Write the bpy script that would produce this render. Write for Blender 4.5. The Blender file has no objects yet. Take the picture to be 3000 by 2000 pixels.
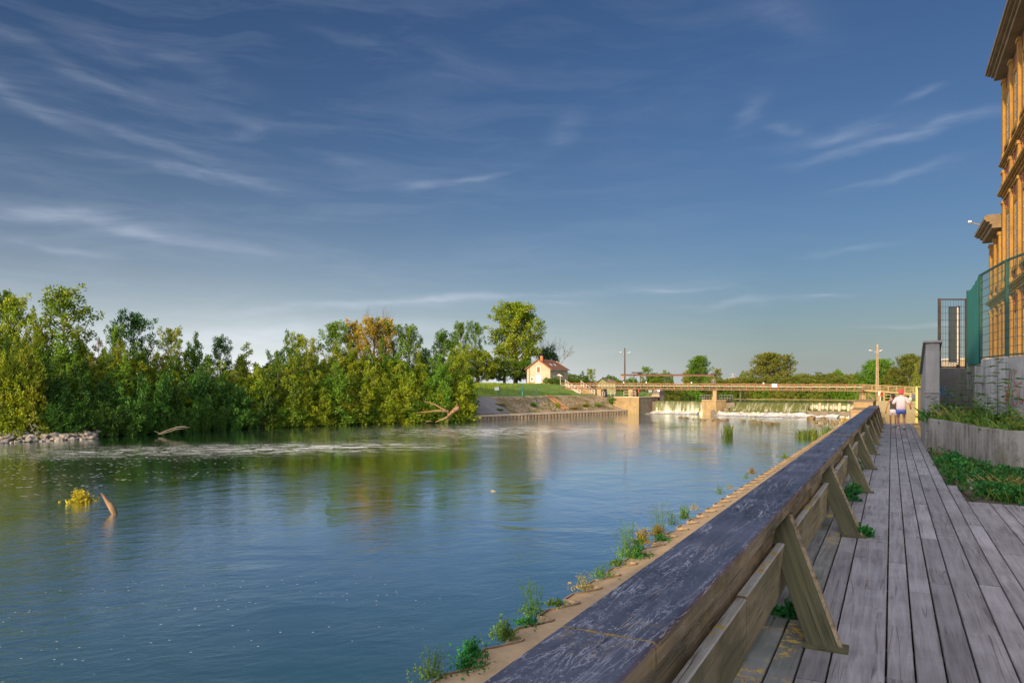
import bpy, math, random
import numpy as np
from mathutils import Vector, Matrix, Quaternion
R = math.radians
random.seed(7)
rng = np.random.default_rng(11)
scene = bpy.context.scene
COL = scene.collection
TH = R(27.9); SN = math.sin(TH); CS = math.cos(TH)
F = 2100.0; HZ = 1125.0; CZ = 2.0
WZ = -3.5      # lower water level
UZ = -1.15     # water level above the weir

def W(a, L, z=0.0):
    "point a metres along the boardwalk, L metres to its left"
    return Vector((a*SN - L*CS, a*CS + L*SN, z))
def P(px, Y, z):
    return Vector(((px-1500)/F*Y, Y, z))
def ZP(py, Y):
    return CZ - (py-HZ)/F*Y

# ------------------------------------------------------------------ scene helpers
def tag(o, label=None, cat=None, group=None, kind=None):
    if label: o['label'] = label
    if cat: o['category'] = cat
    if group: o['group'] = group
    if kind: o['kind'] = kind
    return o
def empty(name, loc=(0,0,0), rz=0.0, label=None, cat=None, group=None):
    o = bpy.data.objects.new(name, None); COL.objects.link(o)
    o.location = loc; o.rotation_euler = (0,0,rz); o.empty_display_size = .3
    return tag(o, label, cat, group)
RW = -TH   # rotation of everything laid out along the boardwalk (local x = right, local y = along)

def link_mesh(name, me, mat, parent=None, loc=None, rz=None, smooth=False):
    o = bpy.data.objects.new(name, me); COL.objects.link(o)
    if mat is not None and not me.materials:
        for m in (mat if isinstance(mat, (list, tuple)) else [mat]): me.materials.append(m)
    if parent is not None: o.parent = parent
    if loc is not None: o.location = loc
    if rz is not None: o.rotation_euler = (0,0,rz)
    if smooth: me.shade_smooth()
    return o

class MB:
    def __init__(s): s.v = []; s.f = []; s.mi = []
    def add(s, vs, fs, mi=0):
        n = len(s.v); s.v += [tuple(v) for v in vs]
        s.f += [tuple(i+n for i in f) for f in fs]; s.mi += [mi]*len(fs); return s
    def box(s, x0, x1, y0, y1, z0, z1, mi=0):
        if x0 > x1: x0, x1 = x1, x0
        if y0 > y1: y0, y1 = y1, y0
        if z0 > z1: z0, z1 = z1, z0
        return s.add([(x0,y0,z0),(x1,y0,z0),(x1,y1,z0),(x0,y1,z0),(x0,y0,z1),(x1,y0,z1),(x1,y1,z1),(x0,y1,z1)],
              [(0,3,2,1),(4,5,6,7),(0,1,5,4),(1,2,6,5),(2,3,7,6),(3,0,4,7)], mi)
    def cbox(s, x0, x1, y0, y1, z0, z1, c=.01, mi=0):
        "box with chamfered long edges (profile in xz, extruded in y)"
        if x0 > x1: x0, x1 = x1, x0
        pr = [(x0+c,z0),(x1-c,z0),(x1,z0+c),(x1,z1-c),(x1-c,z1),(x0+c,z1),(x0,z1-c),(x0,z0+c)]
        n = 8
        vs = [(p[0],y0,p[1]) for p in pr]+[(p[0],y1,p[1]) for p in pr]
        fs = [tuple(range(n)), tuple(range(2*n-1,n-1,-1))]+[(i,i+n,(i+1)%n+n,(i+1)%n) for i in range(n)]
        return s.add(vs, fs, mi)
    def beam(s, p0, p1, w, h, up=(0,0,1), mi=0):
        p0 = Vector(p0); p1 = Vector(p1); d = (p1-p0).normalized(); u = Vector(up)
        if abs(d.dot(u)) > .98: u = Vector((0,1,0)) if abs(d.y) < .9 else Vector((1,0,0))
        x = d.cross(u).normalized(); y = x.cross(d).normalized()
        vs = []
        for p in (p0, p1):
            for a, b in ((-1,-1),(1,-1),(1,1),(-1,1)): vs.append(p + x*(a*w/2) + y*(b*h/2))
        return s.add(vs, [(0,1,2,3),(7,6,5,4),(0,4,5,1),(1,5,6,2),(2,6,7,3),(3,7,4,0)], mi)
    def tube(s, pts, rad, n=8, mi=0, cap=True):
        pts = [Vector(p) for p in pts]
        if not isinstance(rad, (list, tuple)): rad = [rad]*len(pts)
        base = len(s.v); prevx = None
        for i, p in enumerate(pts):
            d = (pts[min(i+1,len(pts)-1)]-pts[max(i-1,0)])
            d = d.normalized() if d.length > 1e-9 else Vector((0,0,1))
            if prevx is None:
                u = Vector((0,0,1)) if abs(d.z) < .9 else Vector((1,0,0)); x = d.cross(u).normalized()
            else: x = (prevx - d*prevx.dot(d)).normalized()
            prevx = x; y = d.cross(x)
            for k in range(n):
                t = 2*math.pi*k/n; s.v.append(tuple(p + (x*math.cos(t)+y*math.sin(t))*rad[i]))
        for i in range(len(pts)-1):
            for k in range(n):
                a = base+i*n+k; b = base+i*n+(k+1)%n
                s.f.append((a,b,b+n,a+n)); s.mi.append(mi)
        if cap:
            s.f.append(tuple(base+k for k in range(n-1,-1,-1))); s.mi.append(mi)
            s.f.append(tuple(base+(len(pts)-1)*n+k for k in range(n))); s.mi.append(mi)
        return s
    def prism(s, poly, z0, z1, mi=0):
        n = len(poly)
        a = sum(poly[i][0]*poly[(i+1)%n][1]-poly[(i+1)%n][0]*poly[i][1] for i in range(n))
        if a < 0: poly = poly[::-1]
        g0 = z0 if callable(z0) else (lambda x, y: z0)
        g1 = z1 if callable(z1) else (lambda x, y: z1)
        vs = [(x,y,g0(x,y)) for x,y in poly]+[(x,y,g1(x,y)) for x,y in poly]
        fs = [tuple(range(n-1,-1,-1)), tuple(range(n,2*n))]+[(i,(i+1)%n,(i+1)%n+n,i+n) for i in range(n)]
        return s.add(vs, fs, mi)
    def build(s, name, mat, parent=None, loc=None, rz=None, smooth=False, bevel=0):
        me = bpy.data.meshes.new(name); me.from_pydata(s.v, [], s.f)
        mats = mat if isinstance(mat, (list, tuple)) else [mat]
        for m in mats: me.materials.append(m)
        if len(mats) > 1: me.polygons.foreach_set('material_index', s.mi)
        o = link_mesh(name, me, None, parent, loc, rz, smooth)
        if bevel:
            b = o.modifiers.new('bevel', 'BEVEL'); b.width = bevel; b.segments = 2; b.limit_method = 'ANGLE'; b.angle_limit = R(40)
        return o

def quads_mesh(name, V, nper=4):
    "V: (n*nper,3) float array of separate polygons"
    V = np.asarray(V, dtype=np.float32).reshape(-1,3); n = len(V)//nper
    me = bpy.data.meshes.new(name)
    me.vertices.add(len(V)); me.vertices.foreach_set('co', V.ravel())
    me.loops.add(n*nper); me.loops.foreach_set('vertex_index', np.arange(n*nper, dtype=np.int32))
    me.polygons.add(n); me.polygons.foreach_set('loop_start', np.arange(0, n*nper, nper, dtype=np.int32))
    me.update(calc_edges=True); me.validate()
    return me

def copy_tree(o, parent=None):
    c = o.copy(); COL.objects.link(c); c.parent = parent
    for ch in o.children: copy_tree(ch, c)
    return c

# ------------------------------------------------------------------ material helpers
class NT:
    def __init__(s, tree): s.t = tree
    def n(s, typ, **kw):
        nd = s.t.nodes.new(typ)
        for k, v in kw.items():
            if k == 'inp':
                for kk, vv in v.items():
                    sock = nd.inputs[kk]
                    if hasattr(vv, 'is_output') or isinstance(vv, bpy.types.NodeSocket): s.t.links.new(vv, sock)
                    else: sock.default_value = vv
            else: setattr(nd, k, v)
        return nd
    def link(s, a, b): s.t.links.new(a, b)
    def math(s, op, a, b=None, c=None, clamp=False):
        nd = s.t.nodes.new('ShaderNodeMath'); nd.operation = op; nd.use_clamp = clamp
        for i, v in enumerate((a, b, c)):
            if v is None: continue
            if isinstance(v, bpy.types.NodeSocket): s.t.links.new(v, nd.inputs[i])
            else: nd.inputs[i].default_value = v
        return nd.outputs[0]
    def mix(s, fac, a, b, blend='MIX'):
        nd = s.t.nodes.new('ShaderNodeMix'); nd.data_type = 'RGBA'; nd.blend_type = blend
        for sock, v in ((nd.inputs[0], fac), (nd.inputs[6], a), (nd.inputs[7], b)):
            if isinstance(v, bpy.types.NodeSocket): s.t.links.new(v, sock)
            else: sock.default_value = v if not isinstance(v, tuple) else (v+(1,))[:4]
        return nd.outputs[2]
    def noise(s, vec, scale, detail=3, rough=.55, dist=0.0, out=0):
        nd = s.t.nodes.new('ShaderNodeTexNoise'); nd.inputs['Scale'].default_value = scale
        nd.inputs['Detail'].default_value = detail; nd.inputs['Roughness'].default_value = rough
        nd.inputs['Distortion'].default_value = dist
        if vec is not None: s.t.links.new(vec, nd.inputs['Vector'])
        return nd.outputs[out]
    def mapping(s, vec, scale=(1,1,1), rot=(0,0,0), loc=(0,0,0)):
        nd = s.t.nodes.new('ShaderNodeMapping'); nd.inputs['Scale'].default_value = scale
        nd.inputs['Rotation'].default_value = rot; nd.inputs['Location'].default_value = loc
        s.t.links.new(vec, nd.inputs['Vector']); return nd.outputs[0]
    def ramp(s, fac, stops):
        nd = s.t.nodes.new('ShaderNodeValToRGB'); cr = nd.color_ramp
        while len(cr.elements) < len(stops): cr.elements.new(.5)
        for e, (p, c) in zip(cr.elements, stops):
            e.position = p; e.color = (c,c,c,1) if not isinstance(c, tuple) else (c+(1,))[:4]
        s.t.links.new(fac, nd.inputs[0]); return nd.outputs[0]

def new_mat(name):
    m = bpy.data.materials.new(name); m.use_nodes = True
    t = m.node_tree; t.nodes.clear(); k = NT(t)
    out = k.n('ShaderNodeOutputMaterial'); b = k.n('ShaderNodeBsdfPrincipled')
    k.link(b.outputs[0], out.inputs[0])
    return m, k, b, out
def coords(k, which='Object'):
    return k.n('ShaderNodeTexCoord').outputs[which]
def bump(k, b, h, strength=.5, dist=.02):
    nd = k.n('ShaderNodeBump', inp={'Height': h, 'Strength': strength, 'Distance': dist}); k.link(nd.outputs[0], b.inputs['Normal'])

def mat_simple(name, c1, c2=None, scale=4, rough=.7, metal=0, bmp=.25, detail=4, stretch=(1,1,1), dist=.01):
    m, k, b, out = new_mat(name)
    v = k.mapping(coords(k), stretch)
    f = k.noise(v, scale, detail, .6)
    c2 = c2 or tuple(x*.6 for x in c1)
    col = k.mix(k.ramp(f, [(.3,0.0),(.7,1.0)]), c1, c2)
    k.link(col, b.inputs['Base Color']); b.inputs['Roughness'].default_value = rough; b.inputs['Metallic'].default_value = metal
    if bmp: bump(k, b, k.noise(v, scale*5, 4), bmp, dist)
    return m

def mat_wood(name, base, dark, light=None, axis='y', rough=.75, spread=.25, lichen=0.0, crack=.5, white=0.0, green=0.0, gs=1.0, lean=None, stain=0.0):
    "weathered timber, grain along one object axis"
    m, k, b, out = new_mat(name)
    co = coords(k)
    isl = k.n('ShaderNodeNewGeometry').outputs['Random Per Island']
    off = k.n('ShaderNodeCombineXYZ', inp={0: k.math('MULTIPLY', isl, 37.0), 1: k.math('MULTIPLY', isl, 91.0), 2: k.math('MULTIPLY', isl, 13.0)}).outputs[0]
    if lean:     # straighten the grain of a leaning board
        s_ = k.n('ShaderNodeSeparateXYZ', inp={0: co})
        co = k.n('ShaderNodeCombineXYZ', inp={0: k.math('ADD', s_.outputs[0], k.math('MULTIPLY', s_.outputs[2], lean[0])), 1: k.math('ADD', s_.outputs[1], k.math('MULTIPLY', s_.outputs[2], lean[1])), 2: s_.outputs[2]}).outputs[0]
    va = k.n('ShaderNodeVectorMath', operation='ADD', inp={0: co, 1: off}).outputs[0]
    S = {'y': (1,.05,1), 'z': (1,1,.05), 'x': (.05,1,1)}[axis]
    v = k.mapping(va, S)
    g = k.noise(v, 22*gs, 6, .65, .6)          # fine grain
    g2 = k.noise(v, 5*gs, 4, .6, 1.2)
    big = k.noise(va, 1.1, 4, .6)
    c = k.mix(k.ramp(g, [(.35,1.0),(.62,0.0)]), base, dark)
    c = k.mix(k.math('MULTIPLY', k.ramp(big, [(.4,0.0),(.68,1.0)]), .55), c, light or tuple(min(1,x*1.4) for x in base))
    hsv = k.n('ShaderNodeHueSaturation', inp={'Color': c, 'Value': k.math('ADD', k.math('MULTIPLY', isl, spread*2), 1-spread)})
    c = hsv.outputs[0]
    if green:
        gm = k.noise(k.mapping(va, S if axis == 'z' else (1,.5,1)), 6 if axis == 'z' else 1.6, 4, .6)
        c = k.mix(k.math('MULTIPLY', k.ramp(gm, [(.45,0.0),(.62,1.0)]), green), c, (.045,.055,.022))
    if stain: c = k.mix(k.math('MULTIPLY', k.ramp(k.noise(k.mapping(va, (1,.35,1)), .9, 5, .65, .4), [(.44,0.0),(.66,1.0)]), stain), c, dark)
    # long cracks
    cv = k.mapping(va, tuple(x*(1 if x == 1 else .55) for x in S))
    cr = k.noise(cv, 7.5*gs, 2, .5, .35)
    crk = k.math('MULTIPLY', k.ramp(cr, [(.488,0.0),(.498,1.0),(.502,1.0),(.512,0.0)]), k.ramp(k.noise(va, 1.6, 2, .5), [(.46,0.0),(.56,1.0)]))
    c = k.mix(k.math('MULTIPLY', crk, crack), c, tuple(x*.25 for x in dark))
    if white:
        wv = k.noise(k.mapping(va, tuple(x*(1 if x == 1 else 2.2) for x in S)), 8*gs, 6, .72, 1.0)
        wm = k.math('MULTIPLY', k.ramp(wv, [(.497,0.0),(.506,1.0),(.512,1.0),(.525,0.0)]), k.ramp(k.noise(va, 2.3, 3, .6), [(.4,0.0),(.6,1.0)]))
        sp = k.math('MULTIPLY', k.ramp(k.noise(va, 38, 3, .7), [(.60,0.0),(.68,1.0)]), k.ramp(k.noise(va, 1.7, 3, .6), [(.42,.25),(.62,1.0)]))
        c = k.mix(k.math('MULTIPLY', k.math('MAXIMUM', wm, sp), white), c, (.55,.56,.62))
    if lichen:
        lm = k.noise(va, 14, 4, .7); lb = k.noise(va, 1.3, 2, .5)
        f = k.math('MULTIPLY', k.ramp(lm, [(.52,0.0),(.56,1.0)]), k.ramp(lb, [(.60-.06*lichen,0.0),(.66-.06*lichen,1.0)]))
        c = k.mix(k.math('MULTIPLY', f, min(1, lichen)), c, (.55,.36,.02))
    k.link(c, b.inputs['Base Color'])
    rr = k.math('ADD', k.math('MULTIPLY', g2, .25), rough-.12); k.link(rr, b.inputs['Roughness'])
    h = k.math('SUBTRACT', k.math('ADD', g, k.math('MULTIPLY', g2, .8)), k.math('MULTIPLY', crk, 2.5))
    bump(k, b, h, .55, .006)
    return m

def mat_concrete(name, base, dark, streak=.6, scale=1.0, moss=0.0, rough=.9):
    m, k, b, out = new_mat(name)
    co = coords(k)
    f1 = k.noise(co, 1.4*scale, 6, .65)
    st = k.math('ADD', k.math('MULTIPLY', k.noise(k.mapping(co, (1,1,.14)), 5*scale, 6, .7, .3), .7), k.math('MULTIPLY', k.noise(co, 2.4*scale, 4, .6), .3))
    fine = k.noise(co, 26*scale, 5, .7)
    c = k.mix(k.ramp(f1, [(.35,0.0),(.65,1.0)]), base, tuple(x*.72 for x in base))
    c = k.mix(k.math('MULTIPLY', k.ramp(st, [(.46,0.0),(.62,1.0)]), streak), c, dark)
    c = k.mix(k.math('MULTIPLY', k.ramp(fine, [(.5,0.0),(.75,1.0)]), .35), c, tuple(min(1,x*1.5) for x in base))
    if moss: c = k.mix(k.math('MULTIPLY', k.ramp(k.noise(co, 2.2, 5, .65), [(.52,0.0),(.64,1.0)]), moss), c, (.16,.13,.03))
    k.link(c, b.inputs['Base Color']); b.inputs['Roughness'].default_value = rough
    bump(k, b, k.math('ADD', fine, k.math('MULTIPLY', f1, 1.5)), .5, .01)
    return m

def mat_leaf(name, c1, c2, c3=None, clump=.35, trans=.28, rough=.55):
    m, k, b, out = new_mat(name)
    k.t.nodes.remove(b)
    co = coords(k); isl = k.n('ShaderNodeNewGeometry').outputs['Random Per Island']
    oi = k.n('ShaderNodeObjectInfo').outputs['Random']
    n1 = k.noise(co, clump, 3, .6)
    c = k.mix(k.ramp(n1, [(.36,0.0),(.64,1.0)]), c1, c2)
    c = k.mix(k.math('MULTIPLY', k.ramp(isl, [(.5,0.0),(1.0,1.0)]), .55), c, c3 or tuple(x*1.7 for x in c1))
    hs = k.n('ShaderNodeHueSaturation', inp={'Color': c, 'Hue': k.math('ADD', k.math('MULTIPLY', oi, .03), .485),
              'Value': k.math('ADD', k.math('MULTIPLY', k.math('FRACT', k.math('MULTIPLY', oi, 7.3)), .5), .75)})
    c = hs.outputs[0]
    d = k.n('ShaderNodeBsdfPrincipled', inp={'Base Color': c, 'Roughness': rough}); d.inputs['Specular IOR Level'].default_value = .3
    tr = k.n('ShaderNodeBsdfTranslucent', inp={'Color': c})
    mx = k.n('ShaderNodeMixShader', inp={0: trans, 1: d.outputs[0], 2: tr.outputs[0]})
    k.link(mx.outputs[0], out.inputs[0])
    return m

M = {}
M['deck'] = mat_wood('deck_wood', (.305,.295,.300), (.135,.13,.13), (.42,.41,.42), rough=.55, spread=.17, crack=.5, stain=.45, gs=1.0)
M['deck_green'] = mat_wood('deck_damp_wood', (.22,.22,.20), (.08,.09,.08), (.30,.32,.32), rough=.6, spread=.2, lichen=.8, green=.5)
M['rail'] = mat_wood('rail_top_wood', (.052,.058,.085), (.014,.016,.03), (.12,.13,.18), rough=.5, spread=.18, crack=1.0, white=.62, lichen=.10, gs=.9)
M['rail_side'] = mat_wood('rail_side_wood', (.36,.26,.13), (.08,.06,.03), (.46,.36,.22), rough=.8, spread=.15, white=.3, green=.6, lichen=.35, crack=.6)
M['brace'] = mat_wood('brace_wood', (.095,.085,.035), (.022,.022,.010), (.16,.145,.07), axis='z', rough=.8, spread=.2, green=.5, crack=.7, lean=(.61,-1.386))
M['lowrail'] = mat_wood('low_rail_wood', (.33,.27,.14), (.12,.10,.045), (.42,.36,.22), rough=.8, spread=.12, green=.55, lichen=.3)
M['lowtop'] = mat_wood('low_rail_lichen', (.42,.42,.36), (.20,.20,.15), (.6,.6,.55), rough=.85, spread=.1, white=.8, lichen=1.4)
M['ledge'] = mat_concrete('ledge_concrete', (.40,.29,.17), (.24,.17,.09), streak=.15)
M['pile'] = mat_simple('sheet_pile_metal', (.34,.26,.17), (.15,.095,.05), 3, .8, 0, .4, stretch=(1,1,.3))
M['planter'] = mat_concrete('planter_concrete', (.30,.285,.25), (.055,.05,.045), streak=.9, moss=.25, scale=.8)
M['greywall'] = mat_concrete('back_wall_concrete', (.34,.34,.33), (.12,.12,.125), streak=.6)
M['pier'] = mat_concrete('pier_concrete', (.25,.24,.225), (.11,.10,.09), streak=.4)
M['yellow'] = mat_concrete('yellow_render', (.72,.55,.16), (.45,.30,.08), streak=.15)
M['tan'] = mat_concrete('sand_concrete', (.34,.235,.12), (.16,.10,.05), streak=.25, moss=.2)
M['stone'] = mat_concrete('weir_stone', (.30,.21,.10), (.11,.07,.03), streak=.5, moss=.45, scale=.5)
M['darkwall'] = mat_concrete('dark_wet_and_shaded_wall', (.17,.14,.10), (.05,.045,.04), streak=.7, scale=.5)
M['slab'] = mat_concrete('slab_concrete', (.20,.19,.18), (.11,.10,.09), streak=.2, scale=.4)
M['pale'] = mat_concrete('pale_render', (.45,.36,.26), (.33,.26,.18), streak=.15, scale=.4)
M['white'] = mat_simple('white_paint', (.58,.54,.48), (.55,.5,.44), 3, .5, 0, .05)
M['rust'] = mat_simple('rusty_steel', (.20,.075,.035), (.28,.14,.07), 2.5, .8, 0, .2)
M['rustlight'] = mat_simple('faded_steel', (.28,.16,.09), (.2,.10,.05), 1.5, .8, 0, .1)
M['darksteel'] = mat_simple('dark_steel', (.05,.045,.045), (.09,.07,.06), 3, .5, .4, .1)
M['greensteel'] = mat_simple('green_coated_steel', (.012,.045,.035), (.02,.07,.05), 5, .4, 0, .05)
M['tarp'] = mat_simple('green_screen_fabric', (.004,.16,.115), (.003,.11,.085), 1.2, .75, 0, .3, stretch=(1,1,.3))
M['glass'] = mat_simple('dark_glass', (.02,.03,.03), (.03,.04,.04), 2, .08, 0, 0)
M['roof'] = mat_simple('clay_tile_roof', (.25,.10,.04), (.16,.065,.028), 2.0, .85, 0, .5, stretch=(1,1,1))
M['brick'] = mat_simple('house_brick', (.45,.15,.06), (.3,.1,.05), 3, .85, 0, .3)
M['shutter'] = mat_simple('brown_shutter', (.25,.10,.035), (.18,.07,.03), 5, .7, 0, .1)
M['skyglass'] = mat_simple('skylight_glass', (.6,.65,.7), (.5,.55,.6), 2, .1, 0, 0)
M['bark'] = mat_simple('tree_bark', (.16,.12,.07), (.07,.05,.03), 3, .9, 0, .6, stretch=(1,1,.2), dist=.03)
M['twig'] = mat_simple('bare_twig', (.14,.11,.09), (.08,.06,.05), 3, .9, 0, .1)
M['drift'] = mat_simple('bleached_driftwood', (.27,.16,.08), (.09,.05,.03), 5, .8, 0, .8, stretch=(1,1,.2))
M['rock'] = mat_simple('river_rock', (.30,.27,.24), (.17,.145,.12), 1.5, .85, 0, .6, dist=.06)
M['wetrock'] = mat_simple('weedy_rock', (.22,.14,.05), (.09,.07,.03), 2.5, .7, 0, .6, dist=.06)
M['gold'] = mat_concrete('ochre_stone', (.36,.19,.035), (.14,.07,.02), streak=.55, scale=.8)
M['cornice'] = mat_concrete('cornice_stone', (.24,.165,.09), (.10,.07,.045), streak=.5, scale=.8)
M['redlife'] = mat_simple('red_paint', (.65,.05,.03), (.5,.04,.03), 3, .5, 0, 0)
M['orange'] = mat_simple('orange_paint', (.75,.22,.02), (.6,.15,.02), 3, .6, 0, 0)
M['sheet'] = mat_simple('grey_panel', (.09,.09,.10), (.14,.14,.15), 3, .5, 0, 0)
M['signwhite'] = mat_simple('white_sign', (.75,.75,.72), (.7,.7,.68), 3, .5, 0, 0)
M['hutwall'] = mat_simple('pale_green_boards', (.22,.24,.11), (.16,.18,.08), 2, .8, 0, .1)
M['hutroof'] = mat_simple('grey_hut_roof', (.20,.14,.10), (.15,.10,.07), 2, .85, 0, .2)
M['soil'] = mat_simple('damp_soil', (.09,.07,.045), (.05,.04,.025), 4, .95, 0, .6)
M['beamrust'] = mat_simple('dark_rust', (.13,.05,.025), (.18,.08,.04), 1.2, .8, 0, .1)
M['lampgrey'] = mat_simple('lamp_grey', (.45,.45,.45), (.35,.35,.35), 3, .4, .3, 0)
M['concpole'] = mat_simple('concrete_pole', (.36,.27,.15), (.27,.20,.11), 2, .85, 0, .1)
M['woodpole'] = mat_simple('brown_pole', (.075,.055,.04), (.05,.035,.025), 2, .85, 0, .2, stretch=(1,1,.15))
M['redpaint'] = mat_simple('red_brown_graffiti', (.34,.12,.07), (.28,.10,.06), 6, .7, 0, 0)
M['bluepaint'] = mat_simple('blue_graffiti', (.12,.35,.55), (.15,.4,.6), 6, .7, 0, 0)
M['timber'] = mat_simple('brown_timber_rail', (.42,.22,.09), (.28,.14,.06), 3, .8, 0, .2)

# brick with courses
def mat_brickwall():
    m, k, b, out = new_mat('red_brick_courses')
    co = coords(k)
    sep = k.n('ShaderNodeSeparateXYZ', inp={0: co})
    # map facade (y along, z up) onto the brick texture plane
    v = k.n('ShaderNodeCombineXYZ', inp={0: k.math('ADD', sep.outputs[1], sep.outputs[0]), 1: sep.outputs[2], 2: 0.0}).outputs[0]
    bt = k.n('ShaderNodeTexBrick', inp={'Vector': v, 'Color1': (.27,.06,.03,1), 'Color2': (.20,.045,.022,1), 'Mortar': (.30,.20,.14,1),
        'Scale': 1.0, 'Mortar Size': .012, 'Brick Width': .23, 'Row Height': .075})
    c = k.mix(k.math('MULTIPLY', k.noise(co, 1.5, 4), .5), bt.outputs[0], (.24,.06,.035))
    k.link(c, b.inputs['Base Color']); b.inputs['Roughness'].default_value = .85
    bump(k, b, k.math('SUBTRACT', 1.0, bt.outputs[1]), .5, .01)
    return m
M['brickwall'] = mat_brickwall()
# ================================================================== CAMERA, SUN, SKY
cam = bpy.data.cameras.new('camera'); co_ = bpy.data.objects.new('camera', cam); COL.objects.link(co_)
cam.sensor_width = 36; cam.lens = F/3000*36; cam.shift_y = (HZ-1000)/3000
cam.clip_start = .05; cam.clip_end = 9000
co_.location = (0,0,CZ); co_.rotation_euler = (R(90),0,0); scene.camera = co_

SUN_EL = R(14.0); sx, sy = -.55, -.835; SUN_AZ = math.atan2(sx, sy)
sd = Vector((math.sin(SUN_AZ)*math.cos(SUN_EL), math.cos(SUN_AZ)*math.cos(SUN_EL), math.sin(SUN_EL)))
sl = bpy.data.lights.new('sun', 'SUN'); so = bpy.data.objects.new('sun', sl); COL.objects.link(so)
sl.energy = 5.0; sl.angle = R(.55); sl.color = (1.0,.74,.38)
so.rotation_euler = (-sd).to_track_quat('-Z','Y').to_euler(); so.location = sd*60

wd = bpy.data.worlds.new('World'); scene.world = wd; wd.use_nodes = True
t = wd.node_tree; t.nodes.clear(); k = NT(t)
wo = k.n('ShaderNodeOutputWorld'); bg = k.n('ShaderNodeBackground'); k.link(bg.outputs[0], wo.inputs[0])
sky = k.n('ShaderNodeTexSky'); sky.sky_type = 'NISHITA'; sky.sun_disc = False
sky.sun_elevation = SUN_EL; sky.sun_rotation = SUN_AZ; sky.altitude = 100; sky.air_density = 1.2; sky.dust_density = .6; sky.ozone_density = 2.0
gen = k.n('ShaderNodeTexCoord').outputs['Generated']
sp = k.n('ShaderNodeSeparateXYZ', inp={0: gen})
az = k.math('ARCTAN2', sp.outputs[0], sp.outputs[1])          # 0 = +Y, positive to the right
el = k.math('ARCSINE', sp.outputs[2])
def azel(px, py):
    x = (px-1500)/F; z = (HZ-py)/F
    return math.atan2(x,1.0), math.atan2(z, math.hypot(x,1.0))
ae = k.n('ShaderNodeCombineXYZ', inp={0: az, 1: el, 2: 0.0}).outputs[0]
# wispy texture: domain-warped, stretched along the azimuth
warp = k.noise(k.mapping(ae, (2.2,5,1)), 1.0, 3, .5, 0, 1)
wv = k.n('ShaderNodeVectorMath', operation='SCALE', inp={0: warp, 'Scale': .10}).outputs[0]
aw = k.n('ShaderNodeVectorMath', operation='ADD', inp={0: ae, 1: wv}).outputs[0]
wisp = k.noise(k.mapping(aw, (3.0,20,1), (0,0,R(6))), 1.5, 7, .62, .3)
wispf = k.noise(k.mapping(aw, (7.0,42,1), (0,0,R(-4))), 1.4, 6, .62, .3)
def streak(px, py, hw, hh, tilt, s):
    a0, e0 = azel(px, py); w = hw/F*.9; h = hh/F
    m = k.n('ShaderNodeMapping', vector_type='TEXTURE')
    m.inputs['Location'].default_value = (a0,e0,0); m.inputs['Rotation'].default_value = (0,0,R(tilt)); m.inputs['Scale'].default_value = (w,h,1)
    k.link(aw2, m.inputs['Vector'])
    ln = k.n('ShaderNodeVectorMath', operation='DOT_PRODUCT', inp={0: m.outputs[0], 1: m.outputs[0]}).outputs['Value']
    g = k.math('POWER', 2.718, k.math('MULTIPLY', ln, -1.0))
    return k.math('MULTIPLY', g, s)
wv2 = k.n('ShaderNodeVectorMath', operation='SCALE', inp={0: k.n('ShaderNodeVectorMath', operation='SUBTRACT', inp={0: k.noise(k.mapping(ae,(3,8,1)), 1.2, 4, .6, 0, 1), 1: (.5,.5,.5)}).outputs[0], 'Scale': .07}).outputs[0]
aw2 = k.n('ShaderNodeVectorMath', operation='ADD', inp={0: ae, 1: wv2}).outputs[0]
STR = [(200,180,260,14,-14,.35),(330,360,330,16,-13,.45),(60,270,200,18,-22,.4),(520,485,300,14,-3,.6),(150,640,230,26,2,1.0),(480,695,260,16,-7,.7),
       (640,215,120,30,-18,.3),(1010,110,120,14,-12,.3),(200,745,110,8,-2,.5),(1240,555,70,18,4,.6),(1400,525,90,12,14,.6),(740,380,40,16,0,.4),(1000,455,70,16,0,.3),
       (2640,395,220,12,5,1.0),(2480,385,170,14,0,.6),(2210,320,50,22,38,.6),(2330,355,60,14,-18,.45),(2700,285,40,10,20,.5),(2620,500,120,10,6,.5),
       (2480,725,120,9,9,.5),(1650,395,60,30,30,.35),(2300,30,120,30,-20,.25),(1960,855,120,8,3,.6),(2160,900,160,9,2,.5),(2400,876,60,5,0,.5),(2700,952,130,7,2,.5),
       (1300,890,520,14,4,.95),(800,975,520,26,2,.9),(1080,900,300,10,3,.4),(1620,898,90,10,0,.8)]
acc = None
for s_ in STR:
    v_ = streak(*s_); acc = v_ if acc is None else k.math('ADD', acc, v_)
tex = k.math('ADD', k.math('MULTIPLY', wisp, .6), k.math('MULTIPLY', wispf, .4))
texr = k.ramp(tex, [(.36,.12),(.64,1.0)])
# faint veil of thin cirrus everywhere, thicker on the left
veil = k.math('MULTIPLY', k.ramp(wisp, [(.45,0.0),(.75,1.0)]), k.ramp(k.math('SUBTRACT', .6, az), [(.1,.05),(1.0,.55)]))
cl = k.math('ADD', k.math('MULTIPLY', k.math('MULTIPLY', acc, texr), .75), k.math('MULTIPLY', veil, .38), clamp=True)
skyc = k.n('ShaderNodeHueSaturation', inp={'Color': sky.outputs[0], 'Saturation': 1.02, 'Hue': .504}).outputs[0]
skyc = k.mix(1.0, skyc, (.335,.455,.655), 'MULTIPLY')
SKYMUL = (1.0,1.0,1.0)
cloudc = (5.0,5.6,7.0)
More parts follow.
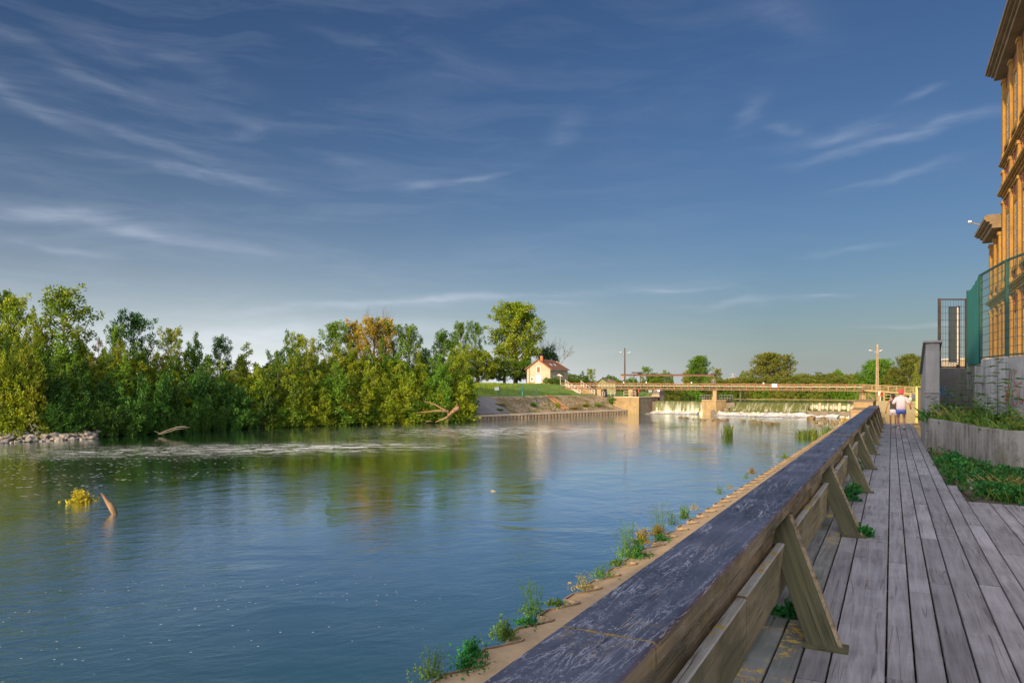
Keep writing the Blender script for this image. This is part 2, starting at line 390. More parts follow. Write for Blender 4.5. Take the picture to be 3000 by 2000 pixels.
# pale haze above the horizon, whiter at left (thin stratus), greyer at right
hz_ = k.math('POWER', 2.718, k.math('MULTIPLY', k.math('MAXIMUM', el, 0.0), -13.5))
hzc = k.mix(k.ramp(k.math('SUBTRACT', .6, az), [(.25,0.0),(.95,1.0)]), (3.7,4.0,4.1), (12.0,12.4,12.8))
base = k.mix(k.math('MULTIPLY', hz_, .88), skyc, hzc)
base = k.mix(k.math('MULTIPLY', cl, .62), base, k.mix(hz_, cloudc, (11.5,11.8,12.2)))
# unseen glow added to the sky round the low sun, brightens shaded surfaces
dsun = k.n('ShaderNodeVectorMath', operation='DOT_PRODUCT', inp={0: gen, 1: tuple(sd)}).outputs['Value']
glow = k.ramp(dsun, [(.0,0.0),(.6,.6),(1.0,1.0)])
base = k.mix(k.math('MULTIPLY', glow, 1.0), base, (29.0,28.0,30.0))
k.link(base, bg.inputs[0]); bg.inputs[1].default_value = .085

scene.view_settings.view_transform = 'Standard'; scene.view_settings.look = 'None'
scene.view_settings.exposure = 0.35; scene.view_settings.gamma = 1.0
scene.render.engine = 'CYCLES'
scene.cycles.max_bounces = 6; scene.cycles.transparent_max_bounces = 8
try: scene.cycles.use_denoising = True
except Exception: pass

# ================================================================== TERRAIN
def seg_dist(X, Y, poly):
    D = np.full(X.shape, 1e9); inside = np.zeros(X.shape, bool); n = len(poly)
    for i in range(n):
        x0,y0 = poly[i]; x1,y1 = poly[(i+1)%n]; dx,dy = x1-x0, y1-y0
        tt = np.clip(((X-x0)*dx+(Y-y0)*dy)/(dx*dx+dy*dy),0,1)
        D = np.minimum(D, np.hypot(X-x0-tt*dx, Y-y0-tt*dy))
        if dy != 0:
            c = ((y0 > Y) != (y1 > Y)) & (X < (x1-x0)*(Y-y0)/(y1-y0)+x0); inside ^= c
    return D, inside
def xy(v): return (v.x, v.y)
A = (57.8,118.0); B = (27.4,137.0)
SHORE = [(23.1,136),(-6.4,108),(-9.8,104),(-23.3,97.5),(-33,87.5),(-42,74.5),(-48.6,69),(-58,50),(-66,20),(-74,-60)]
RIV = [xy(W(-70,5.0)), xy(W(40,5.0)), xy(W(128,5.0)), A, B, (29.0,141.5), (22.5,140.5), (21.0,137.5)] + SHORE
UP = [B, A, (75,126), (112,157), (70,160), (31,164), (31,150)]
def sst(x): x = np.clip(x,0,1); return x*x*(3-2*x)
def hfun(X, Y):
    L = Y*SN - X*CS; a = X*SN + Y*CS
    d1, i1 = seg_dist(X, Y, RIV); d2, i2 = seg_dist(X, Y, UP)
    nz = .12*np.sin(X*.9+Y*.37)+.1*np.sin(Y*.71-X*.3)+.08*np.sin(X*1.9-Y*1.3)
    left = -4.0 + 3.7*sst(d1/7.5) + nz*sst(d1/6)
    left = left - .9*(1-sst((d1-7.3)/1.2))*(X > -9)*(Y > 103)
    # mound with the house
    m = sst((d1-9)/26) * sst((19.5-X + (Y-165)*.12)/8) * sst((Y-118)/25)
    left = left + 2.25*m
    up = np.minimum(left, -2.2 + 1.5*sst(d2/4))
    h = np.where((Y > 120) & (X > 24), np.where(d2 < 25, -2.2+1.9*sst(d2/4)+nz, left), left)
    right = np.where(L > 1.7, -2.95, -.4)
    right = np.where((a > 43) & (L < 1.7), -.06, right)
    right = np.where((a > 100) & (L < 1.7), -.8, right)
    isr = (L < 5.6) & (a < 122)
    h = np.where(isr, right, h)
    h = np.where(i1 | i2, -5.5, h)
    far = np.hypot(X,Y) > 260
    return np.where(far, np.maximum(h, -1.0), h)
def axis(lo, hi, dense0, dense1, st):
    a = list(np.arange(dense0, dense1+.01, st)); s = st
    x = dense1
    while x < hi: s *= 1.35; x += s; a.append(x)
    s = st; x = dense0
    while x > lo: s *= 1.35; x -= s; a.insert(0, x)
    return np.array(a)
gx = axis(-5000,5000,-95,110,1.15); gy = axis(-1500,6000,-40,215,1.25)
GX, GY = np.meshgrid(gx, gy); GZ = hfun(GX, GY)
nx, ny = len(gx), len(gy)
me = bpy.data.meshes.new('ground')
me.vertices.add(nx*ny); me.vertices.foreach_set('co', np.stack([GX,GY,GZ],-1).astype(np.float32).ravel())
ii = (np.arange(ny-1)[:,None]*nx+np.arange(nx-1)[None,:]).ravel()
q = np.stack([ii,ii+1,ii+nx+1,ii+nx],-1).astype(np.int32)
me.loops.add(q.size); me.loops.foreach_set('vertex_index', q.ravel())
me.polygons.add(len(q)); me.polygons.foreach_set('loop_start', np.arange(0,q.size,4,dtype=np.int32)); me.update(calc_edges=True)
me.shade_smooth()
def mat_ground():
    m, k, b, out = new_mat('grassy_ground'); co = coords(k)
    f = k.noise(co, .12, 5, .6); f2 = k.noise(co, 1.5, 5, .7); f3 = k.noise(co, 9, 4, .7)
    c = k.mix(k.ramp(f, [(.4,0.0),(.62,1.0)]), (.085,.17,.012), (.13,.17,.02))
    c = k.mix(k.math('MULTIPLY', k.ramp(f2, [(.4,0.0),(.7,1.0)]), .5), c, (.05,.10,.01))
    c = k.mix(k.math('MULTIPLY', k.ramp(f3, [(.5,0.0),(.75,1.0)]), .4), c, (.17,.2,.03))
    z = k.n('ShaderNodeSeparateXYZ', inp={0: co}).outputs[2]
    low = k.ramp(k.math('ADD', k.math('MULTIPLY', z, .5), 1.0), [(0.0,1.0),(.35,0.0)])
    c = k.mix(low, c, (.06,.045,.03))
    k.link(c, b.inputs['Base Color']); b.inputs['Roughness'].default_value = .9
    bump(k, b, k.math('ADD', f2, f3), .8, .12); return m
M['ground'] = mat_ground()
tag(link_mesh('ground', me, M['ground']), kind='structure')

# ------------------------------------------------------------------ WATER
def mat_water(name, deep, foam=True, rip=1.0):
    m, k, b, out = new_mat(name); co = coords(k)
    k.t.nodes.remove(b)
    v1 = k.mapping(co, (1,1,1), (0,0,R(-20)))
    n1 = k.noise(k.mapping(v1, (.55,1.0,1)), 1.5, 4, .55, .6)
    n2 = k.noise(k.mapping(v1, (.6,1.1,1)), 4.2, 4, .6, .5)
    n3 = k.noise(v1, .22, 3, .5, .8)
    patch = k.ramp(k.noise(k.mapping(co, (1,.5,1)), .055, 3, .6, .6), [(.38,.22),(.62,1.0)])
    h = k.math('ADD', k.math('MULTIPLY', n1, .9), k.math('MULTIPLY', n2, .50))
    h = k.math('MULTIPLY', h, patch)
    def band(cx, cy, rx, ry, rot):
        mm = k.n('ShaderNodeMapping', vector_type='TEXTURE'); mm.inputs['Location'].default_value = (cx,cy,0)
        mm.inputs['Rotation'].default_value = (0,0,R(rot)); mm.inputs['Scale'].default_value = (rx,ry,1)
        k.link(co, mm.inputs['Vector'])
        s2 = k.n('ShaderNodeSeparateXYZ', inp={0: mm.outputs[0]})
        ln = k.math('ADD', k.math('MULTIPLY', s2.outputs[0], s2.outputs[0]), k.math('MULTIPLY', s2.outputs[1], s2.outputs[1]))
        return k.math('POWER', 2.718, k.math('MULTIPLY', ln, -1.0))
    h = k.math('ADD', h, k.math('MULTIPLY', n3, 1.6))
    # the water lies calmer in the lee of the trees
    lee = k.math('ADD', band(-34,57,42,20,24), k.math('MULTIPLY', band(-2,88,28,9,34), .6), None, True)
    h = k.math('MULTIPLY', h, k.math('SUBTRACT', 1.0, k.math('MULTIPLY', lee, .60)))
    bm = k.n('ShaderNodeBump', inp={'Height': h, 'Strength': rip, 'Distance': .042})
    gl = k.n('ShaderNodeBsdfPrincipled', inp={'Base Color': deep+(1,), 'Roughness': .3}); gl.inputs['Specular IOR Level'].default_value = 0
    gs = k.n('ShaderNodeBsdfAnisotropic', inp={'Color': (.90,.95,1.0,1), 'Roughness': .045, 'Normal': bm.outputs[0]})
    fr = k.n('ShaderNodeFresnel', inp={'IOR': 1.33}).outputs[0]
    fac = k.math('MINIMUM', k.math('ADD', k.math('MULTIPLY', fr, 2.1), .20), .96)
    sh = k.n('ShaderNodeMixShader', inp={0: fac, 1: gl.outputs[0], 2: gs.outputs[0]}).outputs[0]
    if foam:
        sx_ = k.n('ShaderNodeSeparateXYZ', inp={0: co}); X = sx_.outputs[0]; Y = sx_.outputs[1]
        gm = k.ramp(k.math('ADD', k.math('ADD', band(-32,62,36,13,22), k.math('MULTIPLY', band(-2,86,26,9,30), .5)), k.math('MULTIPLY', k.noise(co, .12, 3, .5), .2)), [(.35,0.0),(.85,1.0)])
        k.link(k.mix(gm, deep, (.035,.15,.008)), gl.inputs['Base Color'])  # green tree reflection put into the body colour of this stretch
        st = k.noise(k.mapping(co, (.35,1.5,1), (0,0,R(-12))), 1.3, 6, .65, 1.2)
        fl = k.noise(k.mapping(co, (1,1.4,1)), 5.5, 3, .6, .4)
        fb = k.math('ADD', band(-17,62,11,5.0,10), k.math('ADD', k.math('MULTIPLY', band(-33,58,9,4.5,10), .45), k.math('MULTIPLY', band(0,84,14,9,20), .9)))
        fm = k.math('MULTIPLY', k.ramp(k.math('ADD', k.math('MULTIPLY', st, .75), k.math('MULTIPLY', fl, .25)), [(.50,0.0),(.56,1.0)]), k.math('MULTIPLY', fb, 1.1, None, True))
        # scum flecks drifting close to the camera
        vo = k.n('ShaderNodeTexVoronoi', inp={'Vector': k.mapping(co, (.75,1.25,1)), 'Scale': 4.6, 'Randomness': 1.0}).outputs['Distance']
        rows = k.ramp(k.noise(k.mapping(co, (.25,2.2,1), (0,0,R(-14))), .9, 2, .5), [(.44,0.0),(.52,1.0)])
        nb = k.math('MULTIPLY', band(-9.5,16.8,8.5,3.6,12), rows)
        nf = k.math('MULTIPLY', k.ramp(vo, [(.06,1.0),(.12,0.0)]), k.ramp(nb, [(.25,0.0),(.5,1.0)]))
        vo2 = k.n('ShaderNodeTexVoronoi', inp={'Vector': k.mapping(co, (.5,1.4,1)), 'Scale': 3.0, 'Randomness': 1.0}).outputs['Distance']
        mf = k.math('MULTIPLY', k.ramp(vo2, [(.15,1.0),(.2,0.0)]), k.ramp(k.math('MULTIPLY', k.math('ADD', band(-27,43,10,9,0), band(-34,56,18,8,8)), k.ramp(k.noise(co,.5,3,.5), [(.42,0.0),(.58,1.0)])), [(.2,0.0),(.5,1.0)]))
        ff = k.math('MAXIMUM', k.math('MAXIMUM', fm, k.math('MULTIPLY', nf, .55)), k.math('MULTIPLY', mf, .8))
        fo = k.n('ShaderNodeBsdfPrincipled', inp={'Base Color': (.80,.80,.78,1), 'Roughness': .6})
        mx = k.n('ShaderNodeMixShader', inp={0: k.math('MULTIPLY', ff, .9), 1: sh, 2: fo.outputs[0]}); sh = mx.outputs[0]
    k.link(sh, out.inputs[0]); return m
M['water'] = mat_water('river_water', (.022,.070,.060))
M['waterup'] = mat_water('calm_water', (.012,.03,.02), foam=False, rip=.35)
w = MB(); bb = 40
w.add([(-90,-70,WZ),(62,-70,WZ),(62,122,WZ),(27,140,WZ),(-90,140,WZ)], [(0,1,2,3,4)])
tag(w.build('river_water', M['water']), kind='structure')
w = MB(); w.add([(B[0]-1.5,B[1]+1,UZ),(A[0]+6,A[1]-3,UZ),(120,122,UZ),(120,178,UZ),(26,178,UZ)], [(0,1,2,3,4)])
tag(w.build('upper_river_water', M['waterup']), kind='structure')
# ================================================================== BOARDWALK (local frame: x right, y along)
def boardwalk():
    gaps = [1.36,1.16,.963,.772,.586,.394,.035,-.147,-.336,-.528,-.769,-.963,-1.14,-1.46,-1.64,-1.86,-2.08,-2.3,-2.52,-2.74,-2.96,-3.2,-3.45,-3.7,-3.95,-4.2,-4.45,-4.7]
    end = lambda L: 41.6 if L > -.9 else (25.2 if L > -.97 else (16.6 if L > -1.15 else 14.45 - .12*abs(L+1.2)))
    g = random.Random(3); m = MB()
    for i in range(len(gaps)-1):
        l0, l1 = gaps[i], gaps[i+1]; e = end((l0+l1)/2); y = -4 - g.random()*3
        while y < e:
            ln = g.choice([2.4,3.0,3.0,3.6,4.2]); y1 = min(y+ln, e)
            if e-y1 < .7: y1 = e
            dz = g.uniform(-.003,.003)
            m.cbox(-l0+.007, -l1-.007, y+.003, y1-.003, -.045+dz, dz, .006, mi=1 if l1 > .45 else 0)
            y = y1
    o = m.build('boardwalk', [M['deck'], M['deck_green']], rz=RW); tag(o, kind='structure')
    m = MB(); g = random.Random(6); y = 1.2
    while y < 15:
        for i in range(len(gaps)-1):
            l0, l1 = gaps[i], gaps[i+1]
            if y > end((l0+l1)/2)-.1: continue
            for l in (l0-.035, l1+.035):
                x = -l+g.uniform(-.006,.006); yy = y+g.uniform(-.01,.01); r_ = .0055
                m.add([(x+r_*math.cos(t_), yy+r_*math.sin(t_), .0042) for t_ in np.linspace(0,6.283,7)[:-1]], [tuple(range(6))])
        y += .6
    tag(m.build('boardwalk_screws', M['darksteel'], rz=RW), kind='structure')
    # joists below so nothing but dark shows through the gaps
    m = MB()
    y = -4
    while y < 41: m.box(-1.3, .9 if y > 16 else 4.6, y, y+.08, -.24, -.05); y += .6
    tag(m.build('boardwalk_joists', M['bark'], rz=RW), kind='structure')
boardwalk()

# ------------------------------------------------------------------ timber railing
BR = [1.5,5.86,10.37,14.72,18.8,22.8,26.5,30.1,33.4,36.6,39.0]
JT = [-2.2,2.9,7.33,12.19,16.7,20.6,24.8,29.0,33.2,37.0,40.3]
def railing():
    root = empty('timber_railing', (0,0,0), RW, 'heavy weathered timber railing with slanting braces along the left of the boardwalk', 'railing')
    g = random.Random(5)
    def shear(m): m.v = [(x+.0083*y, y, z) for x,y,z in m.v]
    for i in range(len(JT)-1):
        dz = g.uniform(-.006,.006); dx = g.uniform(-.006,.006)
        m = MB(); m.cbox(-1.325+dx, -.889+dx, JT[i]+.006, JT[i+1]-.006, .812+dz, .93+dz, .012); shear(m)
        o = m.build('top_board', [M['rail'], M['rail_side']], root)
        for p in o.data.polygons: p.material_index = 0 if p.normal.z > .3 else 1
    lj = [-2.2,1.3,4.9,9.0,12.9,16.7,20.6,24.8,29.0,33.2,37.0,40.3]
    for i in range(len(lj)-1):
        dz = g.uniform(-.01,.01)
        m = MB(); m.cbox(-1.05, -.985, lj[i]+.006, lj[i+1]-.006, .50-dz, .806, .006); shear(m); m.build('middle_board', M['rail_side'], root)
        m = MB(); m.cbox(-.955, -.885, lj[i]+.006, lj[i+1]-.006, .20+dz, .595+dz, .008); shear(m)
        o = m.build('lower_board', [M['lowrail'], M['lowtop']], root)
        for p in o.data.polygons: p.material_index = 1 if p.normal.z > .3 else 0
    for a in BR:
        m = MB()
        # leaning brace: parallelogram in the xz plane, 0.16 m thick along the walk, with a narrow fillet strip
        tl = .845-.0083*(a-6)-.0083*1.1      # where the brace meets the underside of the rail
        def slab(y0, y1, l0, l1, zt=.808):
            "l0 > l1: left and right edge at the foot; the whole board leans left and forward"
            w_ = tl-.34; q_ = 1.12*zt/.808; vs = []
            for y in (y0, y1):
                vs += [(-l0,y,0.0),(-l1,y,0.0),(-(l1+w_*zt/.808),y+q_,zt),(-(l0+w_*zt/.808),y+q_,zt)]
            m.add(vs, [(3,2,1,0),(4,5,6,7),(0,1,5,4),(1,2,6,5),(2,3,7,6),(3,0,4,7)])
        slab(a, a+.13, .565, .345)
        m.build('brace', M['brace'], root, bevel=.008)
        m = MB(); slab(a+.03, a+.10, .344, .315, .80); m.build('brace_strip', M['rail_side'], root, bevel=.004)
        m = MB(); m.box(-.60,-.285, a-.02, a+.15, 0.001, .022); m.build('brace_foot', M['brace'], root)
        m = MB(); m.box(-1.16,-1.055, a+1.06, a+1.20, -.3, .81); shear(m); m.build('post', M['brace'], root, bevel=.006)
    return root
railing()

# ------------------------------------------------------------------ sheet-pile quay wall with concrete ledge
def quay():
    root = empty('sheet_pile_wall', (0,0,WZ-1), RW, 'notched sheet pile wall with a sandy concrete ledge beside the river, below the railing', 'quay wall')
    root.location = (0,0,0)
    pitch = 1.27; out, inn = -6.50, -6.12; g = random.Random(2)
    pts = []; a = -6.0
    while a < 131:
        # the notch: jog outwards facing the camera, then slant back in
        j = g.uniform(-.02,.02)
        pts += [(out+j, a), (out+j, a+.50), (out+.10+j, a+.62), (inn+j, a+pitch-.14), (inn+j, a+pitch-.02)]
        a += pitch
    pts = [(x+.0140*y, y) for x,y in pts]
    inner = -1.5
    # coarse shape of the sand-coloured cap
    m = MB(); n = len(pts)
    top = [(x,y,-2.70) for x,y in pts]; bot = [(x,y,-3.0) for x,y in pts]
    inn_t = [(inner,y,-2.70) for x,y in pts]
    vs = top+bot+inn_t; fs = []
    for i in range(n-1):
        fs += [(i,i+1,2*n+i+1,2*n+i),(i,n+i,n+i+1,i+1)]
    m.add(vs, fs); m.build('concrete_ledge', M['ledge'], root)
    # the steel piles outside the cap, standing a little proud
    m = MB(); off = .035
    po = [(x-off, y-off*.3) for x,y in pts]
    vs = [(x,y,-2.665) for x,y in po]+[(x,y,-6) for x,y in po]+[(x+.002,y+.002,-2.665) for x,y in pts]+[(x+.002,y+.002,-2.72) for x,y in pts]
    fs = []
    for i in range(n-1):
        fs += [(i,n+i,n+i+1,i+1),(i,i+1,2*n+i+1,2*n+i),(2*n+i,2*n+i+1,3*n+i+1,3*n+i)]
    m.add(vs, fs); m.build('sheet_piles', M['pile'], root)
    # back retaining face under the boardwalk
    m = MB(); m.box(-1.52,-1.36,-6,42,-2.9,-.25); m.build('back_face', M['tan'], root)
quay()

# ------------------------------------------------------------------ planter, back wall, pier
PL = [(12.66,21.8),(12.45,20.9),(12.12,19.7),(11.72,18.5),(11.36,17.5),(11.12,16.6),(11.22,15.9),(11.75,15.2),(12.6,14.4),(14.5,13.2),(18,11.6)]
def smooth_line(pts, n=4):
    res = []
    P_ = [pts[0]]+pts+[pts[-1]]
    for i in range(1, len(P_)-2):
        p0,p1,p2,p3 = [np.array(P_[i+j]) for j in (-1,0,1,2)]
        for s in range(n):
            u = s/n
            res.append(tuple(.5*((2*p1)+(-p0+p2)*u+(2*p0-5*p1+4*p2-p3)*u*u+(-p0+3*p1-3*p2+p3)*u**3)))
    res.append(tuple(pts[-1])); return res
def wall_strip(m, line, th, z0, z1, side=1):
    "wall of thickness th to one side of a polyline"
    n = len(line); off = []
    for i,(x,y) in enumerate(line):
        a = np.array(line[max(i-1,0)]); b_ = np.array(line[min(i+1,n-1)]); d = (b_-a)/np.linalg.norm(b_-a)
        nrm = np.array([-d[1], d[0]])*side; off.append((x+nrm[0]*th, y+nrm[1]*th))
    vs = [(x,y,z0) for x,y in line]+[(x,y,z1 if not callable(z1) else z1(x,y)) for x,y in line]+[(x,y,z0) for x,y in off]+[(x,y,z1 if not callable(z1) else z1(x,y)) for x,y in off]
    fs = []
    for i in range(n-1):
        fs += [(i,i+1,n+i+1,n+i),(n+i,n+i+1,3*n+i+1,3*n+i),(3*n+i,3*n+i+1,2*n+i+1,2*n+i)]
    fs += [(0,n,3*n,2*n),(n-1,3*n-1,4*n-1,2*n-1)]
    m.add(vs, fs)
    return off
pl = smooth_line(PL, 12)
root = empty('planter', (12.66,21.8,0), 0, 'curved streaked concrete planter full of weeds on the right of the boardwalk', 'planter')
root.location = (0,0,0)
m = MB(); wall_strip(m, pl, .22, -.3, .96, 1); m.build('planter_wall', M['planter'], root, bevel=.012)
BW = [(15.26,24.0),(14.5,22.4),(13.8,21.0),(13.35,19.9),(13.06,19.0),(12.88,18.0),(12.92,16.6),(13.4,15.0),(15,13.6),(19,12.2)]
bw = smooth_line(BW)
m = MB(); m.prism([(12.95,21.7)]+[(x+.1,y) for x,y in pl[8:]]+[(19,12.4)]+[(x-.05,y) for x,y in BW[::-1]]+[(14.2,23.9),(13.7,23.4)], .3, .82)
m.build('planter_soil', M['soil'], root)
root = empty('retaining_wall', (0,0,0), 0, 'tall grey concrete retaining wall with graffiti behind the planter', 'wall')
m = MB(); wall_strip(m, bw, .3, -.3, 2.72, 1); m.build('wall_face', M['greywall'], root)
m = MB(); m.box(14.1,15.25,24.0,24.25,-.3,2.55); m.build('wall_end', M['pier'], root)
m = MB()
for i in range(0, len(bw)-1, 4):
    x,y = bw[i]; m.box(x-.04,x+.02,y-.10,y+.0,.8,2.74)
m.build('rib', M['greywall'], root)
# graffiti strokes: thin flat bands laid on the wall
def strokes(name, lines, p0, p1, width, mat, parent, off=.012):
    p0 = Vector(p0); p1 = Vector(p1); ex = (p1-p0); Lx = ex.length; ex.normalize(); nrm = Vector((ex.y,-ex.x,0))
    if nrm.dot(-p0) < 0: nrm = -nrm
    m = MB(); lines = [smooth_line(ln, 5) if len(ln) > 2 else ln for ln in lines]
    for ln in lines:
        for (u0,v0),(u1,v1) in zip(ln, ln[1:]):
            a_ = p0+ex*u0*Lx+Vector((0,0,v0))+nrm*off; b_ = p0+ex*u1*Lx+Vector((0,0,v1))+nrm*off
            m.beam(a_, b_, .006, width, up=ex if abs((b_-a_).normalized().dot(ex)) < .9 else (0,0,1))
    return m.build(name, mat, parent)
strokes('red_graffiti', [[(.30,2.35),(.22,1.95),(.16,1.75)],[(.02,1.72),(.14,1.55),(.30,1.9)],[(.05,1.95),(.22,1.45),(.24,1.30)],[(.30,1.85),(.22,1.62)],[(.62,2.35),(.48,2.2),(.55,1.98),(.80,2.05)],
    [(.45,1.85),(.38,1.6),(.50,1.45),(.66,1.6),(.60,1.85),(.45,1.85)],[(.70,1.9),(.75,1.5),(.95,1.75)]], (13.06,19.0,0), (12.87,17.9,0), .038, M['redpaint'], root, .028)
strokes('blue_graffiti', [[(.05,1.85),(.2,1.7),(.3,1.9),(.4,1.55)],[(.25,1.95),(.3,1.6),(.55,1.8)],[(.45,1.95),(.5,1.45),(.35,1.25)],[(.6,1.8),(.85,1.6)]], (14.15,24.0,0), (14.9,24.0,0), .03, M['bluepaint'], root)
# terrace behind
tz = MB(); tz.prism([(14.25,24.26)]+[(15.45,24.26)]+[(x+.28,y) for x,y in bw[3:-1]]+[(19,12.5),(40,-8),(90,30),(90,70),xy(W(62,-7)),xy(W(46,-2.0)),xy(W(31,-1.9)),(14.6,24.6)], -.4, 2.42)
tag(tz.build('terrace_ground', M['ground']), kind='structure')
# strip of soil at planter foot
tz = MB(); tz.prism([xy(W(25.1,-.97)),xy(W(16.7,-1.15)),xy(W(14.5,-1.27)),xy(W(14.2,-4.5)),(20,9),(19,12)]+[(x+.1,y) for x,y in pl[::-1]], -.3, -.012)
tz.prism([xy(W(25.1,-.7)),xy(W(13.2,-.95)),xy(W(12.6,-3.8)),(20,8),(19.2,12),(13,21)], -.4, -.062)
tag(tz.build('weedy_strip', M['soil']), kind='structure')

# pier wall
root = empty('concrete_pier', (0,0,0), RW, 'tall rough concrete buttress pier with a sloping cap beside the planter', 'pier')
m = MB()
pr = [(25.9,-.3),(29.4,-.3),(29.4,2.15),(28.8,2.40),(26.35,3.30),(25.9,3.26)]
vs = [(.92+ (.03 if i in (3,4,5) else 0),y,z) for i,(y,z) in enumerate(pr)]+[(1.33,y,z+.04) for y,z in pr]; n = len(pr)
m.add(vs, [tuple(range(n)), tuple(range(2*n-1,n-1,-1))]+[(i,i+n,(i+1)%n+n,(i+1)%n) for i in range(n)])
m.build('pier_body', M['pier'], root, bevel=.03)
m = MB(); m.box(.89,1.34,25.87,25.92,1.72,1.77)
m.beam((1.13,25.85,3.33),(1.13,29.5,2.38),.52,.07)
m.build('pier_cap', M['pier'], root, bevel=.01)
# rough broken lower courses
m = MB(); g = random.Random(8)
for i in range(46):
    x = g.uniform(.98,1.24); z = g.uniform(.35,1.68); w_ = g.uniform(.04,.16); h_ = g.uniform(.015,.05)
    m.box(x-w_/2, x+w_/2, 25.89-g.random()*.03, 25.94, z, z+h_)
m.build('broken_stone_courses', M['pier'], root, bevel=.008)

# yellow lit wall post and low wall beyond
root = empty('yellow_post', (0,0,0), RW, 'bright yellow rendered post at the far end of the boardwalk', 'post')
m = MB(); m.box(1.13,1.40,43.4,43.75,-.05,1.88); m.build('post_body', M['yellow'], root, bevel=.02)
m = MB(); m.box(1.11,1.42,43.38,43.77,-.06,.10); m.build('post_foot', M['yellow'], root, bevel=.01)
root = empty('sandy_wall', (0,0,0), RW, 'orange rendered wall running from the pier to the yellow post', 'wall')
m = MB(); m.box(1.22,1.5,29.5,43.3,-.3,1.80); m.build('wall_body', M['tan'], root)
m = MB(); m.box(1.19,1.53,29.5,43.3,1.80,1.86); m.build('wall_coping', M['tan'], root)
# path beyond the boardwalk
m = MB()
m.add([W(41.62,1.5,-.02),W(41.62,-1.7,-.02),W(66,-2.6,-.02),W(98,-5,-.02),W(98,1.5,-.02)], [(0,1,2,3,4)])
M['path'] = mat_simple('sandy_path', (.60,.45,.19), (.46,.33,.13), 1.2, .9, 0, .3)
m.add([W(25.3,-.86,-.052),W(25.3,-1.24,-.052),W(41.6,-1.24,-.052),W(41.6,-.86,-.052)], [(0,1,2,3)])
tag(m.build('sandy_path', M['path']), kind='structure')
# stone blocks left of the path end
root = empty('stepped_stone_block', (0,0,0), RW, 'low stepped ochre stone block left of the path beyond the railing', 'stone block')
m = MB(); m.box(-1.9,-.62,41.9,47,-.4,.55); m.build('lower_step', M['tan'], root, bevel=.03)
m = MB(); m.box(-2.0,-.95,47.05,56,-.4,.95); m.build('upper_step', M['tan'], root, bevel=.03)
m = MB(); m.box(-1.95,-.58,41.86,47.04,.55,.63); m.build('coping', M['tan'], root, bevel=.01)

# ------------------------------------------------------------------ fences
def wire_panel(name, p0, p1, z0, z1, z0b, z1b, mat, parent, sx=.085, sz=.22, r=.007):
    "welded mesh between two plan points; z range z0..z1 at p0 and z0b..z1b at p1"
    m = MB(); p0 = Vector((p0[0],p0[1],0)); p1 = Vector((p1[0],p1[1],0)); Ln = (p1-p0).length
    n = max(2,int(Ln/sx))
    for i in range(n+1):
        t_ = i/n; p = p0.lerp(p1,t_); a = z0+(z0b-z0)*t_; b = z1+(z1b-z1)*t_
        m.beam((p.x,p.y,a),(p.x,p.y,b),r,r)
    k_ = int((z1-z0)/sz)
    for j in range(k_+1):
        t_ = j/k_
        m.beam((p0.x,p0.y,z0+(z1-z0)*t_),(p1.x,p1.y,z0b+(z1b-z0b)*t_),r*1.5,r*1.5)
    return m.build(name, mat, parent)
root = empty('flat_mesh_fence', (14.35,23.9,2.55), 0, 'dark wire mesh fence panel facing the boardwalk above the end of the grey wall', 'fence'); root.location = (0,0,0)
x0, x1 = 14.40, 15.28
wire_panel('mesh_panel', (x0,24.1), (x1,24.1), 2.58,4.83,2.58,4.83, M['darksteel'], root)
for x in (x0-.03, x1+.0):
    m = MB(); m.box(x-.035,x+.035,24.06,24.14,2.5,4.88); m.build('fence_post', M['darksteel'], root)
for za in (4.83,2.56): m = MB(); m.box(x0,x1,24.08,24.12,za,za+.04); m.build('frame_rail', M['darksteel'], root)
root = empty('green_mesh_fence', (0,0,0), 0, 'green mesh fence with a solid green screen on top of the grey retaining wall', 'fence')
fp = [(15.2,23.88,4.98,5.12),(14.02,21.45,5.2,5.28),(13.22,19.15,5.33,5.33),(12.92,17.4,5.36,5.36),(13.2,15.2,5.36,5.36)]
for i,(x,y,zl,zt) in enumerate(fp):
    m = MB(); m.box(x-.04,x+.04,y-.04,y+.04,2.7,zt); m.build('fence_post', M['greensteel'], root, bevel=.005)
for i in range(len(fp)-1):
    a_, b_ = fp[i], fp[i+1]
    if i == 0:
        m = MB(); n = 14
        vs = []
        for j in range(n+1):
            t_ = j/n; x = a_[0]+(b_[0]-a_[0])*t_; y = a_[1]+(b_[1]-a_[1])*t_; s_ = .012*math.sin(j*2.1)
            zt = (5.02+(5.28-5.02)*t_) - .05*math.sin(math.pi*t_)
            vs += [(x-.03+s_,y-.02,2.62),(x-.03-s_,y-.02,zt),(x-.05+s_,y-.03,2.62),(x-.05-s_,y-.03,zt)]
        fs = []
        for j in range(n):
            q_ = 4*j
            fs += [(q_,q_+4,q_+5,q_+1),(q_+3,q_+7,q_+6,q_+2),(q_+1,q_+5,q_+7,q_+3)]
        m.add(vs, fs); m.build('green_screen', M['tarp'], root, smooth=True)
    else:
        wire_panel('mesh_panel', a_[:2], b_[:2], 2.78, a_[3]-.03, 2.78, b_[3]-.03, M['greensteel'], root)
        m = MB(); m.beam((a_[0],a_[1],a_[3]-.02),(b_[0],b_[1],b_[3]-.02),.05,.05); m.build('fence_rail', M['greensteel'], root)
        m = MB(); m.beam((a_[0],a_[1],2.78),(b_[0],b_[1],2.78),.04,.04); m.build('fence_rail', M['greensteel'], root)
